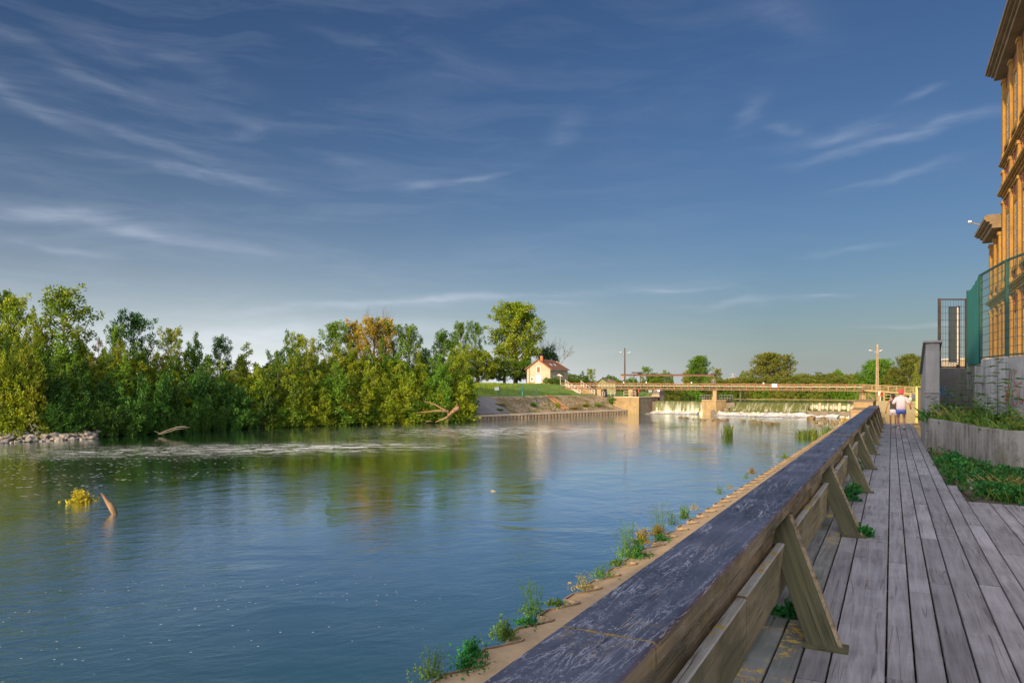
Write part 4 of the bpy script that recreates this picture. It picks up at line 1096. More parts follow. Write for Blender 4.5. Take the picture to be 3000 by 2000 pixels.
root = empty('pale_post', (0,0,0), 0, 'slim pale post standing right of the lifebuoy', 'post')
c_ = P(2590,112,0); m = MB(); m.beam((c_.x,c_.y,-.9),(c_.x,c_.y,.75),.22,.22); m.build('post_shaft', M['tan'], root, bevel=.02)
m = MB(); m.box(c_.x-.15,c_.x+.15,c_.y-.15,c_.y+.15,-.95,-.75); m.build('post_foot', M['tan'], root)
root = empty('cross_railing', (0,0,0), 0, 'thin pale railing under the ramp behind the joggers', 'railing')
bar_rail(root, [(P(2592,112,0).x,112,-.5),(P(2665,109,0).x,109,-.5)], (.35,.85), 0, 4, M['pale'])
root = empty('dark_panel_box', (0,0,0), 0, 'dark slanted information panel on a sand-coloured block at the end of the path', 'panel')
c0 = P(2671,70,0); c1 = P(2690,69,0)
m = MB(); m.add([(c0.x,c0.y,ZP(1170,70)),(c1.x,c1.y,ZP(1170,70)),(c1.x,c1.y,ZP(1157,70)),(c0.x,c0.y,ZP(1151,70)),(c0.x,c0.y+.1,ZP(1170,70)),(c1.x,c1.y+.1,ZP(1170,70)),(c1.x,c1.y+.1,ZP(1157,70)),(c0.x,c0.y+.1,ZP(1151,70))],
      [(0,1,2,3),(7,6,5,4),(0,4,5,1),(1,5,6,2),(2,6,7,3),(3,7,4,0)]); m.build('dark_panel', M['sheet'], root)
m = MB(); m.box(c0.x,c1.x,c0.y,c0.y+.6,-.1,ZP(1170,70)); m.build('block', M['tan'], root, bevel=.03)
m = MB(); m.box(c0.x-.12,c0.x-.02,c0.y,c0.y+.1,-.1,ZP(1152,70)); m.build('panel_post', M['pale'], root)
m = MB(); c_ = P(2666,69,0); m.tube([(c_.x,c_.y,-.1),(c_.x,c_.y,.55)],[.13,.13],10)
root = empty('bollard', (0,0,0), 0, 'pale round-topped bollard left of the dark information panel', 'bollard')
m.build('bollard_body', M['pale'], root); m = MB(); m.tube([(c_.x,c_.y,.55),(c_.x,c_.y,.68),(c_.x,c_.y,.72)],[.17,.14,.03],10); m.build('bollard_cap', M['white'], root)

# ------------------------------------------------------------------ gantry with hoists behind the bridge
root = empty('lifting_gantry', (0,0,0), 0, 'long rusty overhead beam of the sluice gantry behind the footbridge', 'gantry')
m = MB(); a_ = P(1820,150,0); b_ = P(2093,133,0)
m.beam((a_.x,a_.y,ZP(1099,150)),(b_.x,b_.y,ZP(1099.5,133)),.3,.28); m.build('beam', M['beamrust'], root)
m = MB(); m.beam((a_.x,a_.y-.05,ZP(1096.5,150)),(b_.x,b_.y-.05,ZP(1097,133)),.42,.10); m.build('beam_flange', M['darksteel'], root)
m = MB(); m.box(a_.x,a_.x+.5,149.7,149.8,ZP(1106,150),ZP(1102,150)); m.build('orange_block', M['orange'], root)
def hoist(px0, px1, Y, ytop, ybot, label, beam_out):
    root = empty('hoist_frame', (0,0,0), 0, label, 'hoist')
    a_ = P(px0,Y,0); b_ = P(px1,Y,0); zt = ZP(ytop,Y); zb = ZP(ybot,Y)
    for p, s_ in ((a_,-1),(a_,1),(b_,-1),(b_,1)):
        m = MB(); m.beam((p.x+s_*.18,p.y+s_*.5,zb),(p.x,p.y,zt-.2),.10,.10); m.build('frame_leg', M['darksteel'], root)
    m = MB(); m.beam((a_.x-beam_out,a_.y,zt),(b_.x+.3,b_.y,zt-.1),.3,.26); m.tube([(b_.x-.5,b_.y,zt-.12),(b_.x+.35,b_.y,zt-.14)],[.26,.2],8); m.build('hoist_head', M['darksteel'], root)
hoist(1857,1876,147,1091,1120,'dark steel hoist frame on splayed legs near the left street lamp',.45)
hoist(2084,2095,134,1095,1123,'dark steel hoist frame at the right end of the overhead beam',.1)
root = empty('window_frame_box', (0,0,0), 0, 'small pale framed cabinet beneath the right hoist frame', 'cabinet')
c_ = P(2090.5,133.5,0); m = MB(); m.box(c_.x-.30,c_.x+.30,c_.y,c_.y+.4,ZP(1123,133),ZP(1111,133)); m.build('cabinet_body', M['glass'], root)
m = MB()
for x in (-.30,-.02,.26): m.box(c_.x+x,c_.x+x+.05,c_.y-.03,c_.y-.002,ZP(1123,133),ZP(1111,133))
m.box(c_.x-.3,c_.x+.31,c_.y-.035,c_.y-.004,ZP(1112,133),ZP(1111,133)); m.build('cabinet_frame', M['pale'], root)

# ------------------------------------------------------------------ hut behind the bridge
root = empty('green_hut', (0,0,0), 0, 'small pale green hut with a grey hipped roof behind the footbridge', 'hut')
Y = 160; a_ = P(1752,Y,0); b_ = P(1806,Y,0); e = ZP(1118.5,Y)
m = MB(); m.box(a_.x+.1,b_.x-.1,Y,Y+4,-.3,e); 
m.add([(a_.x+.1,Y-.01,e),(a_.x+1.9,Y-.01,e),(a_.x+.95,Y-.01,ZP(1108.5,Y))],[(0,1,2)]); m.build('hut_wall', M['hutwall'], root)
m = MB(); r0 = (a_.x+.95,Y-.3,ZP(1107.5,Y)); r1 = (b_.x-1.6,Y+2,ZP(1108.5,Y))
m.add([(a_.x-.2,Y-.35,e-.05),(a_.x+2.05,Y-.35,e-.05),r0,(b_.x+.25,Y-.35,e-.1),r1,(b_.x+.3,Y+4.3,e-.1),(a_.x-.2,Y+4.3,e-.05)],
      [(0,2,6),(1,3,4,2),(3,5,4),(2,4,5,6)]); m.build('hut_roof', M['hutroof'], root)
m = MB(); m.beam((r0[0],r0[1],r0[2]),(r0[0],r0[1],r0[2]+.35),.06,.06); m.build('roof_finial', M['darksteel'], root)

# ------------------------------------------------------------------ house (local frame: x along the gable to the right, y back along the ridge)
def house():
    K = Vector((9.6,180,0)); hr = math.atan2(-.45,.89)
    root = empty('river_house', (K.x,K.y,0), hr, 'cream gabled lock keeper house with a brown tiled roof above the lawn', 'house')
    Wd = 6.5; Lh = 11.5; z0 = 1.2; ze = ZP(1077.5,180); zr = ZP(1052,182); xm = -Wd/2
    m = MB()
    m.add([(-Wd,0,z0),(0,0,z0),(0,0,ze),(xm,0,zr-.15),(-Wd,0,ze),(-Wd,Lh,z0),(0,Lh,z0),(0,Lh,ze),(xm,Lh,zr-.15),(-Wd,Lh,ze)],
          [(0,1,2,3,4),(9,8,7,6,5),(1,6,7,2),(0,4,9,5)]); m.build('wall', M['pale'], root)
    m = MB(); m.box(-Wd-.03,.03,-.04,0.0,z0,z0+1.3); m.box(.0,.035,-.035,Lh,z0,z0+1.1); m.build('plinth', M['tan'], root)
    # roof with thickness; hipped-back ridge end
    ov = .45; th = .14; sl_ = (zr-ze)/(Wd/2)
    m = MB()
    for s_ in (-1,1):
        xe = xm+s_*(Wd/2+ov); zee = zr-(Wd/2+ov)*sl_
        m.add([(xm,-ov,zr),(xe,-ov,zee),(xe,Lh+ov,zee),(xm,Lh-1.6,zr),(xm,-ov,zr-th),(xe,-ov,zee-th),(xe,Lh+ov,zee-th),(xm,Lh-1.6,zr-th)],
              [(0,1,2,3) if s_ < 0 else (3,2,1,0),(4,7,6,5) if s_ < 0 else (5,6,7,4),(0,4,5,1),(1,5,6,2),(2,6,7,3)])
    m.add([(xm,Lh-1.6,zr),(xm+Wd/2+ov,Lh+ov,zr-(Wd/2+ov)*sl_),(xm-Wd/2-ov,Lh+ov,zr-(Wd/2+ov)*sl_)],[(0,1,2)])
    ro = m.build('roof', M['roof'], root)
    m = MB(); m.box(xm+.15,xm+.85,.6,1.2,zr-.5,zr+.75); m.build('chimney', M['brick'], ro, bevel=.02)
    m = MB(); m.box(xm+.08,xm+.92,.52,1.28,zr+.75,zr+.85); m.build('chimney_cap', M['tan'], ro)
    def skylight(y, u):
        x = xm+u; z = zr-u*sl_+.05; m = MB(); d = .35
        m.add([(x-d,y,z+d*sl_),(x+d,y,z-d*sl_),(x+d,y+.7,z-d*sl_),(x-d,y+.7,z+d*sl_),(x-d,y,z+d*sl_-.08),(x+d,y,z-d*sl_-.08),(x+d,y+.7,z-d*sl_-.08),(x-d,y+.7,z+d*sl_-.08)],
              [(0,1,2,3),(0,4,5,1),(1,5,6,2),(2,6,7,3),(3,7,4,0)]); m.build('skylight', M['skyglass'], ro)
    skylight(3.3,1.9); skylight(5.9,1.9)
    # eaves boards
    m = MB()
    for s_ in (-1,1): m.beam((xm+s_*.0,-ov-.02,zr-.08),(xm+s_*(Wd/2+ov),-ov-.02,zr-(Wd/2+ov)*sl_-.08),.05,.2)
    m.build('barge_board', M['shutter'], root)
    # windows: upper shutter, lower white door, small window, cellar vent
    def opening(name, x, z, w, h, mat, fr=.16):
        f = MB(); f.box(x-w/2-fr,x+w/2+fr,-.06,-.042,z-fr*.8,z+h+fr); f.box(x-w/2-fr-.1,x+w/2+fr+.1,-.16,-.044,z-fr*1.6,z-fr*.8)
        o = f.build(name, M['white'], root)
        g_ = MB(); g_.box(x-w/2,x+w/2,-.085,-.062,z,z+h); g_.build('shutter' if 'window' in name else 'door_leaf', mat, o); return o
    opening('window', xm+.02, z0+3.75, .85, 1.45, M['shutter'])
    o = opening('door', xm+.02, z0+1.3, 1.15, 1.75, M['signwhite'])
    m = MB(); m.box(xm-.01,xm+.05,-.10,-.086,z0+1.3,z0+3.05); m.build('door_gap', M['pale'], o)
    opening('window', xm-1.8, z0+1.75, .42, .72, M['glass'], .22)
    m = MB(); m.box(xm-.3,xm+.3,-.06,-.041,z0+.55,z0+.85); m.build('cellar_vent', M['white'], root)
    m = MB(); m.box(.036,.06,1.7,2.7,z0+1.6,z0+3.0); m.build('side_shutter', M['white'], root)
    m = MB(); m.tube([(-Wd+.75,-.1,z0),(-Wd+.75,-.1,ze+.55)],.05,6); m.build('downpipe', M['shutter'], root)
    m = MB(); m.beam((.42,-ov,ze-.42),(.42,Lh+ov,ze-.42),.12,.1); m.build('gutter', M['white'], root)
house()
# stork sculpture on a pole
root = empty('bird_sculpture', (0,0,0), 0, 'black and white bird sculpture with spread wings on a slim pole by the house', 'sculpture')
c_ = P(1641,170,0); zc = ZP(1102,170)
m = MB(); m.tube([(c_.x+.1,c_.y,1.6),(c_.x+.05,c_.y,zc)],[.06,.05],8); m.build('pole', M['lampgrey'], root)
m = MB(); m.tube([(c_.x-.75,c_.y,zc+.15),(c_.x-.35,c_.y,zc+.35),(c_.x+.2,c_.y,zc+.18),(c_.x+.75,c_.y,zc-.05)],[.06,.22,.27,.05],10); m.build('body', M['white'], root, smooth=True)
m = MB(); m.tube([(c_.x-.5,c_.y,zc+.35),(c_.x-.75,c_.y,zc+.75),(c_.x-.82,c_.y,zc+1.05)],[.12,.07,.06],8); m.tube([(c_.x-.82,c_.y,zc+1.02),(c_.x-.70,c_.y,zc+1.3)],[.10,.02],8); m.build('neck_and_head', M['darksteel'], root, smooth=True)
m = MB(); m.add([(c_.x-.4,c_.y,zc+.45),(c_.x+.15,c_.y-.5,zc+.85),(c_.x+.75,c_.y-.6,zc+.55),(c_.x+1.0,c_.y-.4,zc+.15),(c_.x+.3,c_.y,zc+.3),(c_.x-.4,c_.y+.03,zc+.4),(c_.x+.15,c_.y-.47,zc+.79),(c_.x+.75,c_.y-.57,zc+.49),(c_.x+1.0,c_.y-.37,zc+.1),(c_.x+.3,c_.y+.03,zc+.25)],
   [(0,1,2,3,4),(9,8,7,6,5),(0,5,6,1),(1,6,7,2),(2,7,8,3),(3,8,9,4)]); m.build('wing', M['darksteel'], root)
m = MB(); m.tube([(c_.x-.1,c_.y,zc+.1),(c_.x-.5,c_.y,zc-.5)],.03,6); m.tube([(c_.x+.2,c_.y,zc+.1),(c_.x-.2,c_.y,zc-.6)],.03,6); m.build('legs', M['shutter'], root)

# ------------------------------------------------------------------ stairs down from the lawn to the low yard
def stairs():
    root = empty('lawn_stairs', (0,0,0), 0, 'concrete stairs with two white railings descending from the house lawn to the bridge', 'stairs')
    A0 = P(1656,163,ZP(1126,163)); A1 = P(1700,155,ZP(1154,155)); B0 = P(1702,163,ZP(1128,163)); B1 = P(1742,155,ZP(1157,155))
    n = 14; m = MB()
    for i in range(n):
        t0 = i/n; t1 = (i+1)/n; a0 = A0.lerp(A1,t0); a1 = A0.lerp(A1,t1); b0 = B0.lerp(B1,t0); b1 = B0.lerp(B1,t1)
        z = a0.z - .12
        m.prism([xy(a0),xy(b0),xy(b1),xy(a1)], -1, z)
    m.build('steps', M['tan'], root)
    for q0, q1 in ((A0,A1),(B0,B1)):
        m = MB()
        for h_ in (.35,.95): m.beam(q0+Vector((0,-.1,h_)), q1+Vector((0,-.1,h_)), .08,.09)
        m.beam(q0+Vector((0,-.1,.02)), q1+Vector((0,-.1,.02)), .14,.22)
        m.build('handrail', M['white'], root)
        for i in range(6):
            p = q0.lerp(q1,i/5); mm = MB(); mm.beam(p+Vector((0,-.1,-.1)), p+Vector((0,-.1,1.0 if 0<i<5 else 1.15)), .09,.09); mm.build('baluster_post', M['white'], root)
stairs()
# culvert mouth beneath the bridge end
root = empty('culvert', (0,0,0), 0, 'low stone culvert arch beneath the left end of the footbridge', 'culvert')
c_ = P(1718,158,0); m = MB()
m.box(c_.x-1.6,c_.x+2.2,c_.y,c_.y+2,-.8,.75); m.build('culvert_wall', M['stone'], root, bevel=.04)
m = MB(); vs = [(c_.x-.7,c_.y-.012,-.6),(c_.x+1.1,c_.y-.012,-.6)]+[(c_.x+.2+.9*math.cos(t_),c_.y-.012,-.1+.55*math.sin(t_)) for t_ in np.linspace(0,math.pi,9)]
m.add(vs,[tuple(range(len(vs)))]); m.build('culvert_mouth', M['darksteel'], root)

# ------------------------------------------------------------------ lamps
def lamp(name, px, Y, ytop, ybot, mat, w0, w1, label, heads, lattice=False):
    c_ = P(px,Y,0); zt = ZP(ytop,Y); zb = ybot; root = empty(name, (0,0,0), 0, label, 'street lamp')
    m = MB(); m.add([(c_.x-w0,c_.y-w0,zb),(c_.x+w0,c_.y-w0,zb),(c_.x+w0,c_.y+w0,zb),(c_.x-w0,c_.y+w0,zb),(c_.x-w1,c_.y-w1,zt),(c_.x+w1,c_.y-w1,zt),(c_.x+w1,c_.y+w1,zt),(c_.x-w1,c_.y+w1,zt)],
        [(0,3,2,1),(4,5,6,7),(0,1,5,4),(1,2,6,5),(2,3,7,6),(3,0,4,7)]); m.build('pole', mat, root)
    if lattice:
        m = MB(); n = 16
        for i in range(n):
            z = zb+.6+(zt-zb-2.2)*i/n; ww = w0+(w1-w0)*(z-zb)/(zt-zb)
            m.box(c_.x-ww*.35,c_.x+ww*.35,c_.y-ww-.012,c_.y-ww+.02,z,z+.26)
        m.build('pole_slots', M['darksteel'], root)
    for s_, dx, py in heads:
        z = ZP(py,Y); hx = c_.x+dx
        m = MB(); m.beam((c_.x,c_.y,z-.25),(hx,c_.y,z),.05,.05); a_ = m.build('lamp_arm', M['lampgrey'], root)
        m = MB(); m.tube([(hx-.05*s_,c_.y,z),(hx+.15*s_,c_.y,z+.02),(hx+.55*s_,c_.y,z+.12),(hx+.7*s_,c_.y,z+.13)],[.05,.15,.13,.04],8); m.build('lamp_head', M['lampgrey'], a_, smooth=True)
lamp('street_lamp', 1830.5, 158, 1019, -.3, M['woodpole'], .18,.11, 'twin-headed street lamp on a brown wooden pole left of the weir', ((-1,-.5,1033),(1,.8,1033)))
lamp('street_lamp', 2570, 122, 1008, 0.0, M['concpole'], .23,.11, 'twin-headed street lamp on a slotted concrete pole behind the access ramp', ((-1,-.75,1028),(1,.35,1028)), True)
# fence with green posts on the lawn
root = empty('lawn_fence', (0,0,0), 0, 'see-through wire fence with green posts crossing the far lawn', 'fence')
def gz(x, y): return float(hfun(np.array([[x]]), np.array([[y]]))[0,0])
FP = [(1463,126,1130),(1531,126,1133),(1567,127,1133),(1571,124,1132)]
pts = []
for px, Y, yt in FP:
    c_ = P(px,Y,0); g0 = gz(c_.x,c_.y); pts.append((c_.x,c_.y,g0,ZP(yt,Y)))
    m = MB(); r_ = .13 if px < 1550 else .05; m.tube([(c_.x,c_.y,g0-.2),(c_.x,c_.y,ZP(yt,Y))], r_, 8); m.build('fence_post', M['greensteel'] if px > 1550 else mat_simple('teal_post', (.03,.2,.16), (.02,.15,.12), 3, .5, 0, 0) if px == 1463 else bpy.data.materials['teal_post'], root)
m = MB()
for a_, b_ in zip(pts, pts[1:-1]):
    for f in (.2,.5,.95): m.beam((a_[0],a_[1],a_[2]+(a_[3]-a_[2])*f),(b_[0],b_[1],b_[2]+(b_[3]-b_[2])*f),.015,.015)
m.build('fence_wires', M['greensteel'], root)
root = empty('white_notice', (0,0,0), 0, 'small white notice board beside the left green fence post on the lawn', 'notice board')
c_ = P(1455.5,125.5,0); m = MB(); m.box(c_.x-.36,c_.x+.36,c_.y-.02,c_.y+.02,ZP(1142.5,125.5),ZP(1134,125.5)); m.build('board', M['signwhite'], root)
m = MB(); m.beam((c_.x+.3,c_.y+.05,gz(c_.x,c_.y)),(c_.x+.3,c_.y+.05,ZP(1134,125.5)),.05,.05); m.build('board_post', M['darksteel'], root)
m = MB()
for i in range(3): m.box(c_.x-.28,c_.x+.28-.1*i,c_.y-.026,c_.y-.021,ZP(1136+i*2,125.5),ZP(1135.4+i*2,125.5))
m.build('printed_lines', M['sheet'], root)
# distant pylon
root = empty('lattice_pylon', (0,0,0), 0, 'tiny distant lattice pylon on the horizon right of the overhead beam', 'pylon')
c_ = P(2146,700,0); zt = ZP(1093,700); m = MB()
for s_ in (-1,1):
    for t__ in (-1,1): m.beam((c_.x+s_*1.8,c_.y+t__*1.8,-1),(c_.x+s_*.2,c_.y+t__*.2,zt),.22,.22)
m.build('tower_legs', M['lampgrey'], root)
m = MB()
for z_, w_ in ((zt-1,3.0),(zt-4,3.6)): m.beam((c_.x-w_,c_.y,z_),(c_.x+w_,c_.y,z_),.2,.25)
m.build('cross_arms', M['lampgrey'], root)
# mooring line across the upper river
root = empty('floating_boom', (0,0,0), 0, 'thin floating boom line stretched across the calm water above the weir', 'boom')
m = MB(); a_ = P(2150,152,UZ+.05); b_ = P(2516,141,UZ+.05); m.tube([a_,a_.lerp(b_,.5)+Vector((0,0,.02)),b_], .035, 6); m.build('boom_tube', M['tan'], root)
# ================================================================== VEGETATION
M['lf_yel'] = mat_leaf('leaf_sunny_willow', (.22,.26,.008), (.08,.17,.006), (.36,.35,.012))
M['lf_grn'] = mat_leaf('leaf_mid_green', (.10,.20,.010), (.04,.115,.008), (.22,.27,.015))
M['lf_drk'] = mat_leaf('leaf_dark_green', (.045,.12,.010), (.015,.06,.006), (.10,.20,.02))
M['lf_org'] = mat_leaf('leaf_rusty', (.30,.19,.02), (.18,.14,.015), (.42,.24,.03))
M['lf_far'] = mat_leaf('leaf_olive', (.16,.18,.02), (.085,.12,.013), (.24,.23,.03))
M['lf_near'] = mat_leaf('leaf_weed', (.10,.21,.03), (.05,.13,.02), (.18,.28,.04), clump=2.5)
M['lf_ivy'] = mat_leaf('leaf_bright_weed', (.03,.20,.03), (.02,.12,.02), (.06,.28,.05), clump=2.5)
M['lf_dry'] = mat_leaf('leaf_dry_grass', (.34,.27,.08), (.22,.19,.05), (.45,.36,.14), clump=2.5)
M['lf_reed'] = mat_leaf('reed_blade', (.16,.22,.03), (.10,.16,.02), (.26,.26,.05), clump=2.5)
M['deadwood'] = mat_simple('grey_deadwood', (.15,.13,.105), (.08,.07,.055), 2, .9, 0, .3)
M['petal'] = mat_leaf('yellow_petal', (.80,.40,.02), (.85,.30,.01), (.9,.5,.03), clump=2.5, trans=.2)
M['lf_gold'] = mat_leaf('leaf_golden', (.55,.42,.03), (.40,.30,.02), (.65,.45,.04), clump=2.5)

def rhombs(C, rad, per, ln, wd, g, up=.35, out=None, flat=1.0):
    C = np.asarray(C); n = len(C)*per
    rad = np.broadcast_to(np.asarray(rad, float), (len(C),))
    d = g.normal(0,1,(n,3)); d /= np.linalg.norm(d,axis=1)[:,None]
    r = g.random(n)**.45
    off = d*r[:,None]*np.repeat(rad,per)[:,None]; off[:,2] *= flat
    p = np.repeat(C,per,axis=0)+off
    ax = g.normal(0,.6,(n,3))+d*.7; ax[:,2] += up; ax /= np.linalg.norm(ax,axis=1)[:,None]
    nr = np.cross(ax, g.normal(0,1,(n,3))); nr /= np.linalg.norm(nr,axis=1)[:,None]+1e-9
    l = ln*g.uniform(.6,1.3,n)[:,None]; w = wd*g.uniform(.6,1.3,n)[:,None]
    return np.stack([p-ax*l*.5, p+nr*w*.5, p+ax*l*.5, p-nr*w*.5],1).reshape(-1,3)

def tree_proto(kind, seed):
    g = np.random.default_rng(seed); rr_ = random.Random(seed)
    tr = MB(); C = []; Rr = []
    if kind == 'willow':      # upright many-stemmed, dense to the ground
        H, Rd, nst = 9.0, 3.0, 9
        for s in range(nst):
            a = g.random()*6.28; b = Rd*.72*g.random()**.5; hh = H*(1-.42*(b/Rd)) * g.uniform(.78,1.0) if s else H
            bx, by = b*math.cos(a), b*math.sin(a); lx, ly = bx*1.25+g.normal(0,.2), by*1.25+g.normal(0,.2)
            if s == 0: bx=by=0; lx,ly = g.normal(0,.2,2)
            tr.tube([(bx*.25,by*.25,-.3),(bx*.7,by*.7,hh*.4),(lx,ly,hh*.93)],[.09,.06,.02],5)
            nc = 26
            for i in range(nc):
                t_ = (i+g.random())/nc; e = 1.15*(1-t_**2.4)**.8+.16; aa = g.random()*6.28; q = e*g.random()**.6
                C.append((bx+(lx-bx)*t_+q*math.cos(aa), by+(ly-by)*t_+q*math.sin(aa), .15+hh*t_*.985)); Rr.append(.40+.28*(1-t_))
        V = rhombs(C, Rr, 38, .36, .14, g, up=.55)
    elif kind == 'ash':       # slim open crown with visible limbs and gaps
        H, Rd = 12.0, 2.8
        tr.tube([(0,0,-.5),(.1,0,H*.3),(-.1,.1,H*.6),(.05,0,H*.95)],[.18,.14,.09,.02],6)
        for i in range(26):
            t_ = .25+.72*i/26; a = i*2.4+g.normal(0,.3); e = Rd*math.sin(math.pi*min(1,(t_-.12)/.95))**.7*g.uniform(.55,1.05); z0 = H*t_*.9
            tip = np.array([e*math.cos(a), e*math.sin(a), z0+e*.9+.4]); tr.tube([(0,0,z0),tuple(tip*[.5,.5,1]-[0,0,e*.4]),tuple(tip)],[.05,.03,.01],4)
            for u in (.55,.75,.92,1.05):
                C.append(tuple(np.array([0,0,z0])*(1-u)+tip*u+g.normal(0,.2,3))); Rr.append(.42+.25*g.random())
        for i in range(14): C.append((g.normal(0,.35),g.normal(0,.35),H*(.82+.17*g.random()))); Rr.append(.42)
        C = [c for c in C if c[2] < H*1.0]; Rr = Rr[:len(C)]
        V = rhombs(C, Rr, 42, .34, .15, g, up=.3)
    elif kind == 'poplar':
        H, Rd = 22.0, 6.2
        tr.tube([(0,0,-.5),(.2,0,H*.25),(-.1,.2,H*.55),(.1,0,H*.93)],[.5,.42,.26,.04],8)
        for i in range(80):
            t_ = .16+.82*i/80; a = i*2.399+g.normal(0,.25); prof = math.sin(math.pi*min(.985,max(.05,(t_*.93+.06))))**.62
            e = Rd*prof*(1.05-.30*t_)*g.uniform(.6,1.05); z0 = H*t_*.86; tip = np.array([e*math.cos(a), e*math.sin(a), min(H*.985, z0+e*.75+.4)])
            tr.tube([(0,0,z0),tuple(tip*[.5,.5,1]-[0,0,e*.35]),tuple(tip)],[.12,.07,.02],4)
            for u in (.45,.62,.78,.90,1.0,1.06):
                C.append(tuple(np.array([0,0,z0])*(1-u)+tip*u+g.normal(0,.38,3))); Rr.append(.62+.5*g.random())
        V = rhombs(C, Rr, 34, .46, .28, g, up=.5)
    elif kind == 'round':
        H, Rd = 9.0, 5.0
        tr.tube([(0,0,-.5),(.1,0,H*.22),(-.2,.2,H*.45)],[.36,.28,.16],7)
        lob = []
        for i in range(30):
            a = i*2.399; ph = math.acos(1-1.75*(i+.5)/30); e = g.uniform(.72,1.0)
            c = np.array([Rd*.78*e*math.sin(ph)*math.cos(a), Rd*.78*e*math.sin(ph)*math.sin(a), H*.47+H*.43*e*math.cos(ph)])
            lob.append(c); tr.tube([(0,0,H*.28),tuple((c+[0,0,H*.3])*.5),tuple(c)],[.14,.07,.02],4)
        for c in lob:
            for j in range(13):
                d = g.normal(0,1,3); d /= np.linalg.norm(d); p = c+d*1.25*g.random()**.35*[1,1,.8]
                if p[2] > .25: C.append(tuple(p)); Rr.append(.36+.3*g.random())
        V = rhombs(C, Rr, 24, .36, .22, g, up=.2)
    elif kind == 'scrub':     # low bank bush hanging over the water
        H, Rd = 5.0, 3.2
        for s in range(12):
            a = g.random()*6.28; e = Rd*g.uniform(.4,1.0); tip = np.array([e*math.cos(a), e*math.sin(a), H*(1-.45*(e/Rd)**2)*g.uniform(.7,1.0)])
            mid = tip*[.4,.4,.75]; tr.tube([(0,0,-.6),tuple(mid),tuple(tip)],[.08,.05,.02],5)
            for i in range(20):
                u = (i+g.random())/20; p = (np.zeros(3)*(1-u)**2+2*u*(1-u)*mid+u*u*tip)+g.normal(0,.5,3)*[1,1,.7]; C.append(tuple(np.maximum(p,[-99,-99,.1]))); Rr.append(.3+.3*g.random())
        V = rhombs(C, Rr, 30, .38, .13, g, up=.25)
    elif kind == 'bare':      # leafless twigs
        H, Rd = 6.0, 1.6
        def br(p, d, l, r, n):
            q = p+d*l; tr.tube([tuple(p),tuple((p+q)/2+g.normal(0,.03*l,3)),tuple(q)],[r,r*.8,r*.6],4)
            if n: 
                for _ in range(3): dd = d+g.normal(0,.38,3); dd[2] = abs(dd[2]); dd /= np.linalg.norm(dd); br(q, dd, l*g.uniform(.6,.85), r*.6, n-1)
        for _ in range(4):
            d = np.array([g.normal(0,.3),g.normal(0,.3),1.0]); d /= np.linalg.norm(d); br(np.array([g.normal(0,.1),g.normal(0,.1),0]), d, 2.0, .06, 4)
        V = None
    me_t = tr.build('trunk', M['bark' if kind != 'bare' else 'twig'])
    crown = None
    if V is not None:
        me = quads_mesh('crown', V); crown = bpy.data.objects.new('crown', me); COL.objects.link(crown); me.materials.append(M['lf_grn'])
    return dict(kind=kind, H=H, R=Rd, trunk=me_t, crown=crown, used=False)
PROT = {}
for kd, nv in (('willow',4),('ash',3),('poplar',1),('round',3),('scrub',3),('bare',1)):
    PROT[kd] = [tree_proto(kd, 100+17*i+len(kd)) for i in range(nv)]
tr_rng = random.Random(77)
def plant(kind, x, y, z, H, width, label, cat='tree', name='leafy_tree', mat='lf_grn', group=None, var=None):
    p = PROT[kind][var if var is not None else tr_rng.randrange(len(PROT[kind]))]
    root = empty(name, (x,y,z), tr_rng.random()*6.28, label, cat, group)
    sw = width/(2*p['R']); root.scale = (sw, sw*tr_rng.uniform(.9,1.1), H/p['H'])
    for key in ('trunk','crown'):
        src = p[key]
        if src is None: continue
        if not p['used']: o = src
        else: o = src.copy(); COL.objects.link(o)
        o.parent = root; o.name = key if key != 'trunk' or kind != 'bare' else 'bare_branches'
        if key == 'crown': o.material_slots[0].link = 'OBJECT'; o.material_slots[0].material = M[mat]
    p['used'] = True
    return root
ORD = ['first','second','third','fourth','fifth','sixth','seventh','eighth','ninth','tenth','eleventh','twelfth','thirteenth','fourteenth','fifteenth','sixteenth','seventeenth','eighteenth','nineteenth','twentieth',
  'twenty-first','twenty-second','twenty-third','twenty-fourth','twenty-fifth','twenty-sixth','twenty-seventh','twenty-eighth','twenty-ninth','thirtieth','thirty-first','thirty-second','thirty-third','thirty-fourth']
def shoreY(px):
    pts = [(23.1,136),(-6.4,108),(-9.8,104),(-23.3,97.5),(-33,87.5),(-42,74.5),(-48.6,69),(-58,50),(-66,20)]
    t_ = (px-1500)/F
    for (x0,y0),(x1,y1) in zip(pts,pts[1:]):
        a = x0-t_*y0; b = x1-t_*y1
        if a*b <= 0 and a != b:
            u = a/(a-b); return y0+(y1-y0)*u
    return 60
def put(kind, px, ytop, Y, wpx, label, zb=None, **kw):
    x = (px-1500)/F*Y; z = gz(x,Y) if zb is None else zb; z = max(z, -3.4)
    return plant(kind, x, Y, z-.05, ZP(ytop,Y)-z, wpx/F*Y, label, **kw)

